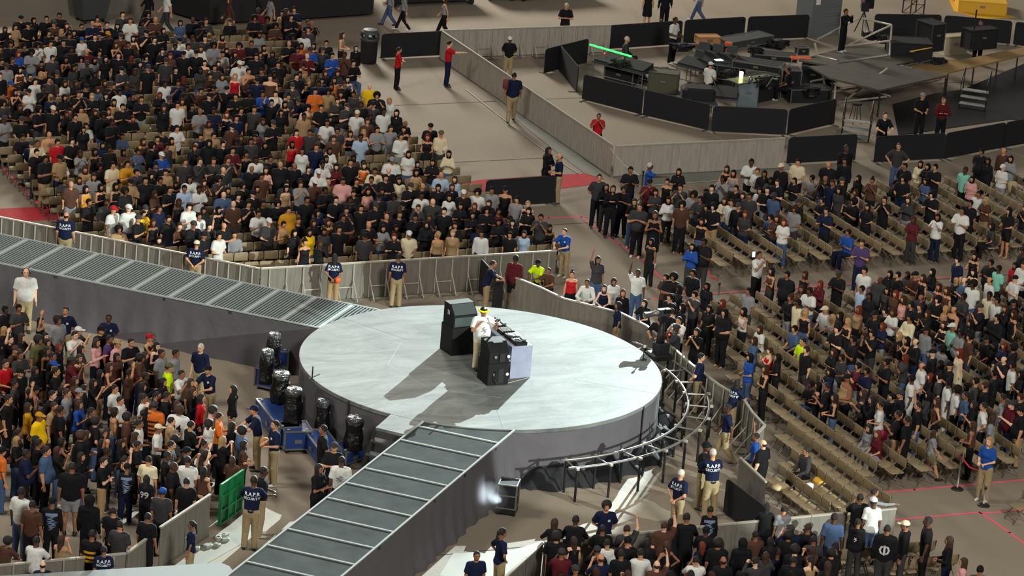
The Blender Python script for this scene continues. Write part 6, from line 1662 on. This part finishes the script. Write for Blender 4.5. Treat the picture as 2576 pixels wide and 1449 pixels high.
def case(p0, p1, dep, h, lab, m=M_BLACK, z=0.0, trim=M_STEEL, name='flight_case'):
    A0, B0 = at(*p0, z), at(*p1, z); L = (B0-A0).length; rz = math.atan2(B0.y-A0.y, B0.x-A0.x); t = thing(name, lab, 'equipment case', (A0.x, A0.y, z), rz)
    mb = MB(); mb.box((L/2, dep/2, h/2+.01), (L-.03, dep-.03, h-.02)); build(mb, 'case_body', m, t); mb = MB()
    for x in (0, L):
        for y in (0, dep): mb.box((x, y, h/2), (.035, .035, h))
    for zz in (.02, h):
        for y in (0, dep): mb.box((L/2, y, zz), (L, .035, .035))
        for x in (0, L): mb.box((x, dep/2, zz), (.035, dep, .035))
    build(mb, 'metal_edging', trim, t); mb = MB(); mb.box((L/2, -.02, h*.6), (min(.2, L*.3), .03, .08)); build(mb, 'latch', M_STEEL, t); return t
t = desk((1490, 152), (1618, 184), .75, .9, 'dark desk with the bright green light bar and two red lamps', items=0)
ga, gb = at(1484, 112, 1.3), at(1588, 142, 1.3); mb = MB(); mb.pipe([ga, gb], .035, 8); q = build(mb, 'light_bar', M_LEDG); tag(q, 'bright green glowing light bar on the dark desk', 'light bar')
for pp in ((1521, 134), (1566, 147)): mb = MB(); mb.lathe([(.01, -.03), (.035, 0), (.01, .03)], n=8); tag(build(mb, 'indicator_lamp', M_LEDR, loc=at(*pp, 1.0)), 'small red lamp under the green light bar, '+('first along the bar' if pp[0] == 1521 else 'second along the bar'), 'lamp')
case((1628, 232), (1702, 240), .75, .78, 'olive equipment case with pale labels behind the front fences', mat('olive_case', '#4a4a38', .6), trim=M_DGREY)
t = desk((1712, 258), (1806, 262), .62, 1.0, 'long console draped in black cloth on a steel frame', 'draped_console', tilt=False)
mb = MB(); rng = random.Random(5)
boxseg((1716, 250), (1800, 255), .64, .85, .42, None, 'console_cover', M_BLACK, bev=.12); bpy.data.objects['console_cover']['label'] = 'black cloth cover lying over the long console'; bpy.data.objects['console_cover']['category'] = 'cover'
desk((1790, 245), (1856, 252), .62, 1.1, 'second covered console beside the blue grey cabinet', 'draped_console', m=M_BLACK)
case((1856, 268), (1902, 270), .8, .92, 'blue grey cabinet with a pale front near the front fences', M_GREYB, trim=M_GREYB, name='cabinet'); case((1904, 262), (1957, 250), .75, .9, 'black cabinet joined to the blue grey one under the green tinted worktop', name='cabinet')
boxseg((1858, 212), (1958, 200), .95, .7, .03, None, 'glass_worktop', M_GLASSG); o = bpy.data.objects['glass_worktop']; o['label'] = 'green tinted worktop lit by a warm lamp'; o['category'] = 'worktop'
mb = MB(); mb.box((0, 0, .12), (.10, .12, .24)); tag(build(mb, 'warm_lamp', M_LAMPY, loc=at(1864, 196, 1.0)), 'glowing warm yellow lamp on the green tinted worktop', 'lamp')
mb = MB(); mb.lathe([(.06, -.12), (.1, 0), (.06, .12)], n=10); tag(build(mb, 'desk_fan', M_STEEL, loc=at(1888, 200, 1.12), smooth=True), 'round shiny fixture beside the warm lamp', 'fixture')
t = desk((1738, 150), (1850, 166), .85, 1.0, 'mixing desk with screens beside the man in white polo', items=3); desk((1700, 160), (1770, 178), .8, .8, 'low dark desk behind the man in white polo', items=1)
case((1758, 112), (1812, 112), .5, .28, 'open tan cardboard box beyond the white polo man', M_CARD, z=.8, trim=M_CARD, name='cardboard_box'); case((1822, 128), (1838, 130), .2, .32, 'small orange bag among the desks', M_ORANGE, z=.8, trim=M_ORANGE, name='bag')
case((1838, 126), (1944, 108), .8, .3, 'open grey case lid lying beyond the desks', M_DGREY, z=.72); case((1842, 170), (1960, 188), .9, .26, 'long flat black case with silver edging, first of the pair', z=.78); case((1888, 150), (2004, 160), .8, .22, 'second long flat black case with silver edging, further back', z=.82)
case((1800, 212), (1856, 222), .7, .85, 'black rack with a cold blue screen glow behind the seated man', M_BLACK); case((1962, 248), (2010, 250), .6, 1.1, 'tall black rack next to the man at the racks'); case((1988, 262), (2090, 262), .8, .55, 'low black case with loose cables by the steel frame')
case((2006, 140), (2034, 140), .3, .3, 'boxy camera head with two round lenses on the steel platform', M_BLACK, z=1.0, name='boxy_camera'); case((1992, 150), (2040, 152), .3, .05, 'flat orange cloth on the platform rail', M_ORANGE, z=1.0, trim=M_ORANGE, name='orange_cloth')
mb = MB(); mb.box((0, 0, .02), (.3, .2, .03)); tag(build(mb, 'screen', M_LEDB, loc=at(1808, 152, 1.0)), 'cold blue glowing screen among the mixing desks', 'screen')
mb = MB(); mb.box((0, 0, .02), (.22, .16, .03)); tag(build(mb, 'screen', M_LEDB, loc=at(2176, 84, 1.05)), 'pale blue screen at the top of the steel frame', 'screen')
# loose clutter among the desks
def heap(px, py, lab, w=.5, z=0.0, m=M_BLACK, seed=1):
    t = thing('cable_heap', lab, 'cables', at(px, py, z)); rng = random.Random(seed); mb = MB()
    for k in range(8): mb.pipe([(rng.uniform(-w, w), rng.uniform(-w*.7, w*.7), rng.uniform(.03, .3)) for _ in range(6)], .035, 5)
    build(mb, 'cable_coil', m, t, smooth=True); mb = MB(); mb.box((0, 0, .16), (w*1.1, w*.8, .3), rng.uniform(0, 2), bev=.08); build(mb, 'cloth_bundle', M_BLACK, t)
for k, (x, y, z, lab) in enumerate(((1608, 208, 0, 'heap of black cables at the end of the green lit desk'), (1668, 190, 0, 'dark heap at the feet of the man in white polo'), (1745, 232, .62, 'lump of black cloth on the long draped console'), (1830, 196, .8, 'dark bundle before the rack with the cold glow'),
     (1925, 212, .98, 'dark gear heaped on the green tinted worktop'), (1975, 235, 0, 'black cables on the floor beside the tall black rack'), (2045, 238, .55, 'tangled leads on the low black case by the steel frame'), (2078, 212, 0, 'dark bundle under the platform edge'), (1716, 128, .8, 'dark lump on the desk behind the white polo man'),
     (1898, 135, 1.0, 'dark cloth between the two long flat cases'), (1800, 132, .85, 'black bag beyond the monitors'), (2228, 108, 1.05, 'dark gear on the deck beside the slanting tube'), (2190, 100, 1.05, 'black cloth heap at the camera tripod'), (1560, 168, .75, 'dark gear under the green light bar'), (1960, 118, .72, 'dark pile beyond the second flat case'))): heap(x, y, lab, .34+.05*(k % 3), z, seed=k)
case((1862, 112), (1968, 128), .45, .3, 'third long black case with silver edging, under the grey lid', z=.5); case((1758, 186), (1822, 196), .7, .8, 'dark rack behind the seated man in white tee'); case((2012, 215), (2072, 222), .7, .8, 'dark rack standing between the tall rack and the platform'); case((1520, 200), (1590, 218), .4, .55, 'low dark case under the green lit desk')
for k, (p_, q_) in enumerate((((1928, 218, .95), (1944, 196, 1.5)), ((1975, 185, .9), (1992, 152, 1.6)), ((1800, 215, .7), (1790, 190, 1.4)))): mb = MB(); mb.pipe([at(*p_), at(*q_)], .025, 6); tag(build(mb, 'lamp_arm', M_RAIL), 'thin pale bent arm over the %s' % ('green tinted worktop', 'long flat cases', 'draped console')[k], 'lamp arm')
# tall grey cabinet
t = thing('tall_cabinet', 'tall grey moulded cabinet behind the steel platform', 'cabinet', at(2035, 96)); A0, B0 = at(2035, 96), at(2112, 88); rz = math.atan2(B0.y-A0.y, B0.x-A0.x); L = (B0-A0).length; t.rotation_euler = (0, 0, rz)
mb = MB(); mb.box((L/2, .5, .95), (L, 1.0, 1.9), bev=.05); build(mb, 'cabinet_body', mat('grey_moulded_plastic', '#63696c', .5), t)
for zz in (.5, .9, 1.3, 1.65): mb = MB(); mb.box((L*.68, -.015, zz), (L*.5, .04, .07), bev=.01); build(mb, 'moulded_band', MATS['grey_moulded_plastic'], t)
mb = MB(); mb.box((L*.18, -.012, 1.5), (.22, .02, .28)); build(mb, 'sign_plate', M_WHITE, t)
# steel platform: grey deck slabs on scaffold tube
t = thing('steel_platform', 'grey decked steel platform with slanting silver tubes', 'platform'); Z1 = 1.05
for poly in ([(2010, 150), (2110, 122), (2230, 118), (2300, 150), (2240, 165), (2095, 165)], [(2035, 165), (2240, 160), (2385, 188), (2215, 225), (2090, 196)]):
    mb = MB(); mb.prism([tuple(at(*p, Z1)[:2]) for p in poly], Z1-.08, Z1-.002*len(poly)); build(mb, 'platform_deck', mat('worn_ply_deck', '#4e4a42', .7, noise=.2, nscale=2), t)
TUB = [((2056, 100, 1.35), (2160, 46, 2.1)), ((2110, 125, 1.1), (2243, 63, 2.1)), ((2243, 63, 2.1), (2238, 140, 1.1)), ((2170, 46, 2.1), (2243, 63, 2.1)), ((2105, 158, 1.05), (2238, 138, 1.05)), ((2238, 103, 1.6), (2110, 118, 1.3)), ((2117, 260, .1), (2232, 172, 1.2)),
       ((2103, 200, 1.0), (2099, 250, .2)), ((2100, 196, 1.0), (2240, 242, .3)), ((2050, 110, 1.3), (2080, 235, .2)), ((2135, 195, .9), (2230, 240, .3)), ((2065, 235, .2), (2165, 220, .4)), ((2060, 140, 1.05), (2105, 152, 1.05)), ((2178, 46, 2.1), (2176, 80, 1.5)), ((2040, 205, .8), (2150, 185, .8)), ((2100, 258, .15), (2230, 243, .3))]
for p, q in TUB: mb = MB(); mb.pipe([at(*p), at(*q)], .042, 8); build(mb, 'scaffold_tube', M_RAIL, t, smooth=True)
for px_, py_ in ((2015, 172), (2095, 200), (2215, 226), (2380, 192), (2240, 168)):
    q = at(px_, py_, Z1); mb = MB(); mb.pipe([(q.x, q.y, 0), (q.x, q.y, Z1-.08)], .035, 6); build(mb, 'platform_leg', M_DSTEEL, t)
t = thing('camera_tripod', 'tripod mounted camera with monitor on the steel platform', 'broadcast camera', at(2168, 84, 1.05)); mb = MB()
for k in range(3): q = k*2*PI/3; mb.pipe([(0, 0, .9), (.35*math.cos(q), .35*math.sin(q), 0)], .022, 6)
build(mb, 'tripod', M_DSTEEL, t); mb = MB(); mb.box((0, 0, 1.16), (.8, .3, .36), 1.1, bev=.02); build(mb, 'camera_body', M_BLACK, t); mb = MB(); mb.box((.05, -.24, 1.25), (.42, .05, .38), .1); build(mb, 'monitor', M_CABLE, t); mb = MB(); mb.box((.05, -.23, 1.3), (.10, .01, .06), .1); build(mb, 'screen_label', M_CARD, t); mb = MB(); mb.lathe([(.01, -.05), (.06, 0), (.01, .05)], n=10); build(mb, 'tally_light', M_LEDR, t, loc=(-.2, -.15, 1.45))
# plywood decks, black case, dark floor, steps
for poly, zz, nm, m, lab in (([(2196, 140), (2290, 148), (2420, 150), (2576, 118), (2640, 110), (2640, 128), (2576, 138), (2385, 183), (2345, 180)], .85, 'plywood_deck', M_WOOD, 'tan plywood decking running behind the dark floor'),
                         ([(2245, 262), (2350, 235), (2420, 225), (2600, 150), (2660, 160), (2660, 310), (2540, 300), (2260, 340)], .02, 'black_floor', mat('black_gloss_floor', '#101114', .35), 'glossy black floor sheet inside the curved fences')):
    mb = MB(); mb.prism([tuple(at(*p, zz)[:2]) for p in poly], zz-.05 if zz > .1 else .002, zz); tag(build(mb, nm, m), lab, nm.split('_')[-1])
for i, pp in enumerate(((2385, 183), (2300, 160), (2450, 168), (2510, 152), (2560, 143))): q = at(*pp, .8); mb = MB(); mb.pipe([(q.x, q.y, 0), (q.x, q.y, .8)], .03, 6); o = build(mb, 'leg', M_DSTEEL, bpy.data.objects['plywood_deck'])
case((2240, 155), (2342, 160), 1.1, .75, 'black flight case with a yellow strip on the steel platform edge', M_BLACK, z=.85, trim=M_BLACK); boxseg((2292, 131), (2345, 121), 1.5, .05, .03, None, 'yellow_strip', M_YEL); o = bpy.data.objects['yellow_strip']; o['label'] = 'yellow strip on the black flight case lid'; o['category'] = 'strip'
case((2340, 132), (2372, 128), .9, 1.1, 'black case standing behind the yellow striped one', M_BLACK, z=.86, trim=M_DGREY); case((2440, 128), (2505, 122), .6, .8, 'dark pile of covered gear under the thin pole', M_BLACK, z=.85, trim=M_BLACK); case((2375, 140), (2430, 136), .5, .75, 'pale board leaning behind the plywood deck', mat('pale_board', '#b3a88e', .7), z=.0, trim=MATS['pale_board'], name='board')
t = thing('cable_pile', 'heap of black cables and cloth on the plywood deck', 'cables', at(2355, 158, .85)); mb = MB(); rng = random.Random(9)
for k in range(7): mb.pipe([(rng.uniform(-.4, .4), rng.uniform(-.3, .3), rng.uniform(.02, .2)) for _ in range(5)], .05, 6)
build(mb, 'cable_coil', M_BLACK, t, smooth=True)
mb = MB(); q = at(2444, 130, .9); mb.pipe([(q.x, q.y, .9), (q.x, q.y, 2.6)], .03, 8); mb.lathe([(.09, 0), (.05, .1)], (q.x, q.y, .9), 10); tag(build(mb, 'thin_pole', M_DSTEEL), 'thin dark pole rising from the plywood deck', 'pole')
def steps(px, py, lab, rz):
    t = thing('stage_steps', lab, 'steps', at(px, py), rz)
    for k in range(3): mb = MB(); mb.box((0, .26*k, .16+.2*k), (1.0, .25, .05)); build(mb, 'tread', mat('pale_tread', '#8f9490', .6), t)
    for x in (-.5, .5): mb = MB(); mb.pipe([(x, -.15, .02), (x, .6, .62)], .03, 6); mb.pipe([(x, -.1, .1), (x, -.1, 1.0), (x, .6, 1.4), (x, .6, .6)], .02, 6); build(mb, 'handrail', M_DSTEEL, t)
steps(2150, 352, 'pale treaded steps below the steel platform', math.radians(-35)); steps(2445, 272, 'pale treaded steps on the glossy black floor', math.radians(-40))
t = thing('bar_stool', 'black round bar stool by the bent front fence', 'stool', at(2150, 310)); mb = MB(); mb.lathe([(.2, .72), (.21, .76), (.18, .79)], n=18); build(mb, 'seat', M_BLACK, t)
for k in range(4): q = PI/4+k*PI/2; mb = MB(); mb.pipe([(.12*math.cos(q), .12*math.sin(q), .72), (.24*math.cos(q), .24*math.sin(q), 0)], .014, 6); build(mb, 'leg', M_DSTEEL, t)
for i, (pa, pb) in enumerate((((2225, 240), (2304, 220)), ((2310, 220), (2368, 206)))):
    A0, B0 = at(*pa), at(*pb); L = (B0-A0).length; t = thing('steel_gate', 'open barred steel gate under the platform, '+('nearer the dark floor steps' if i else 'nearer the slanting tube'), 'gate', A0, math.atan2(B0.y-A0.y, B0.x-A0.x)); mb = MB(); mb.pipe([(0, 0, .1), (0, 0, 1.0), (L-.05, 0, 1.0), (L-.05, 0, .1), (0, 0, .1)], .022, 6); build(mb, 'gate_frame', M_STEEL, t)
    mb = MB(); [mb.pipe([(L*k/11, 0, .1), (L*k/11, 0, 1.0)], .008, 5) for k in range(1, 11)]; build(mb, 'bars', M_STEEL, t)
t = thing('truss_tower', 'rusty brown truss tower cut by the top frame edge', 'truss', at(2296, 36)); mb = MB()
for x in (-.32, .32):
    for y in (-.32, .32): mb.pipe([(x, y, 0), (x, y, 2.6)], .03, 6)
for k in range(5):
    z0 = .5*k
    for s in (-.32, .32): mb.pipe([(-.32, s, z0), (.32, s, z0+.5)], .015, 5); mb.pipe([(s, .32, z0), (s, -.32, z0+.5)], .015, 5); mb.pipe([(-.32, s, z0), (.32, s, z0)], .015, 5)
build(mb, 'lattice', mat('rusty_steel', '#3a241a', .7), t)
case((2410, 30), (2530, 40), 1.8, .5, 'yellow cart bed at the top corner', M_YEL, trim=M_YEL, name='yellow_cart'); mb = MB(); mb.prism([tuple(at(*p)[:2]) for p in ((2385, -5), (2560, 45), (2470, 48), (2400, 28))], .002, .01); tag(build(mb, 'yellow_mat', M_YEL), 'yellow mat on the floor under the yellow cart', 'mat')
# ------------------------------------------------------------------ small loose things
def loose(name, lab, cat, px, py, z, m, f):
    mb = MB(); f(mb); return tag(build(mb, name, m, loc=at(px, py, z), smooth=True), lab, cat)
loose('shoulder_bag', 'red bag on the shoulder of the big guard', 'bag', 1272, 210, 1.5, mat('red_brown_bag', '#6a3430', .8), lambda mb: mb.box((0, 0, 0), (.16, .22, .36), .5, bev=.06))
loose('silver_bag', 'shiny silver bag held by the bushy haired person', 'bag', 733, 70, 1.0, mat('silver_bag', '#9aa6ac', .25, metal=.6), lambda mb: mb.lathe([(.06, -.2), (.14, -.12), (.15, .05), (.08, .18)], n=12))
loose('brown_bag', 'tan bag in the hands of the guard by the cases', 'bag', 668, 1112, 1.0, M_CARD, lambda mb: mb.lathe([(.08, -.12), (.16, -.05), (.14, .08), (.05, .12)], n=12))
loose('waist_pouch', 'orange pouch on the belt of the long haired guard', 'pouch', 850, 705, .92, M_ORANGE, lambda mb: mb.box((0, 0, 0), (.16, .1, .16), bev=.03))
loose('tote_bag', 'cream tote bag beside the light blue print tee', 'bag', 2547, 470, .75, mat('cream_canvas', '#bfae84', .9), lambda mb: mb.box((0, 0, 0), (.34, .14, .36), bev=.05))
loose('pink_bag', 'bright pink bag swinging beside the red haired seated woman', 'bag', 2219, 1096, .75, mat('bright_pink', '#c8295e', .7), lambda mb: mb.lathe([(.04, -.15), (.15, -.08), (.13, .1), (.04, .16)], n=12))
loose('mirrored_phone', 'glowing white phone held in the aisle', 'phone', 1896, 640, 1.55, M_LEDB, lambda mb: mb.box((0, 0, 0), (.09, .02, .17)))
loose('glowing_phone', 'glowing phone held in the standing crowd near the 99 jersey', 'phone', 430, 1188, 1.3, M_LEDB, lambda mb: mb.box((0, 0, 0), (.08, .02, .15)))
_o = loose('microphone', 'microphone held up by the performer', 'microphone', 1243, 797, ZS+1.5, M_STEEL, lambda mb: mb.pipe([(.02, 0, -.1), (0, 0, .03), (-.01, 0, .08)], [.014, .02, .034], 10))
_d = [o for o in bpy.data.objects if 'performer on the stage' in o.get('label', '')][0]; _w = skel('m', 'B')['arm'][1]; _h = _w[2]+(_w[2]-_w[1])/np.linalg.norm(_w[2]-_w[1])*.07+V3(0, 0, .05); _a = _d.rotation_euler.z; _s = _d.scale.x
_o.location = _d.location+Vector((math.cos(_a)*_h[0]-math.sin(_a)*_h[1], math.sin(_a)*_h[0]+math.cos(_a)*_h[1], _h[2]))*_s
for i, (px_, py_, lab) in enumerate(((2063, 1212, 'yellow jacket thrown on a near chair'), (1962, 1228, 'folded pale jacket on a near chair by the barrier'), (2033, 1238, 'white paper bag on a near chair'), (1970, 1000, 'white sheet of paper lying on a chair'), (2236, 1180, 'white cup under the chair row end'))):
    f = [lambda mb: mb.lathe([(.2, 0), (.22, .05), (.14, .12), (.04, .14)], n=9), lambda mb: mb.box((0, 0, .05), (.5, .28, .1), .4, bev=.05), lambda mb: mb.box((0, 0, .12), (.22, .16, .24), .3, bev=.02), lambda mb: mb.box((0, 0, .03), (.34, .16, .03), .5), lambda mb: mb.lathe([(.035, 0), (.05, .12)], n=10)][i]
    loose(['jacket', 'jacket', 'paper_bag', 'paper_sheet', 'paper_cup'][i], lab, ['jacket', 'jacket', 'bag', 'paper', 'cup'][i], px_, py_, .45 if i < 4 else 0.0, [M_YEL, MATS['cream_canvas'], M_WHITE, M_WHITE, M_WHITE][i], f)
mb = MB(); rng = random.Random(2)
for k in range(9): x, y = rng.uniform(-.5, .5), rng.uniform(-.35, .35); mb.box((x, y, .04), (rng.uniform(.08, .3), rng.uniform(.08, .2), .07), rng.uniform(0, 3), bev=.02)
tag(build(mb, 'litter', mat('pale_plastic_litter', '#9aa39a', .4), loc=at(530, 1365)), 'heap of scattered pale plastic litter beside the crouched guard', 'litter', kind='stuff')
mb = MB()
for k in range(10): x, y = rng.uniform(-.6, .6), rng.uniform(-.5, .5); mb.lathe([(.03, 0), (.16, .03), (.12, .1), (.02, .13)], (x, y, 0), 8)
tag(build(mb, 'litter', mat('red_dark_litter', '#5a2a22', .7), loc=at(45, 1160)), 'dark red cloth heap on the floor among the standing crowd', 'clothes heap', kind='stuff')

v, f = text_mesh('S1', .17); me = bpy.data.meshes.new('stencil'); me.from_pydata([(-.376, -.02-x, y+1.12) for x, y, z in v.tolist()], [], f); me.materials.append(M_WHITE); me.update(); new('stencil', me, far)
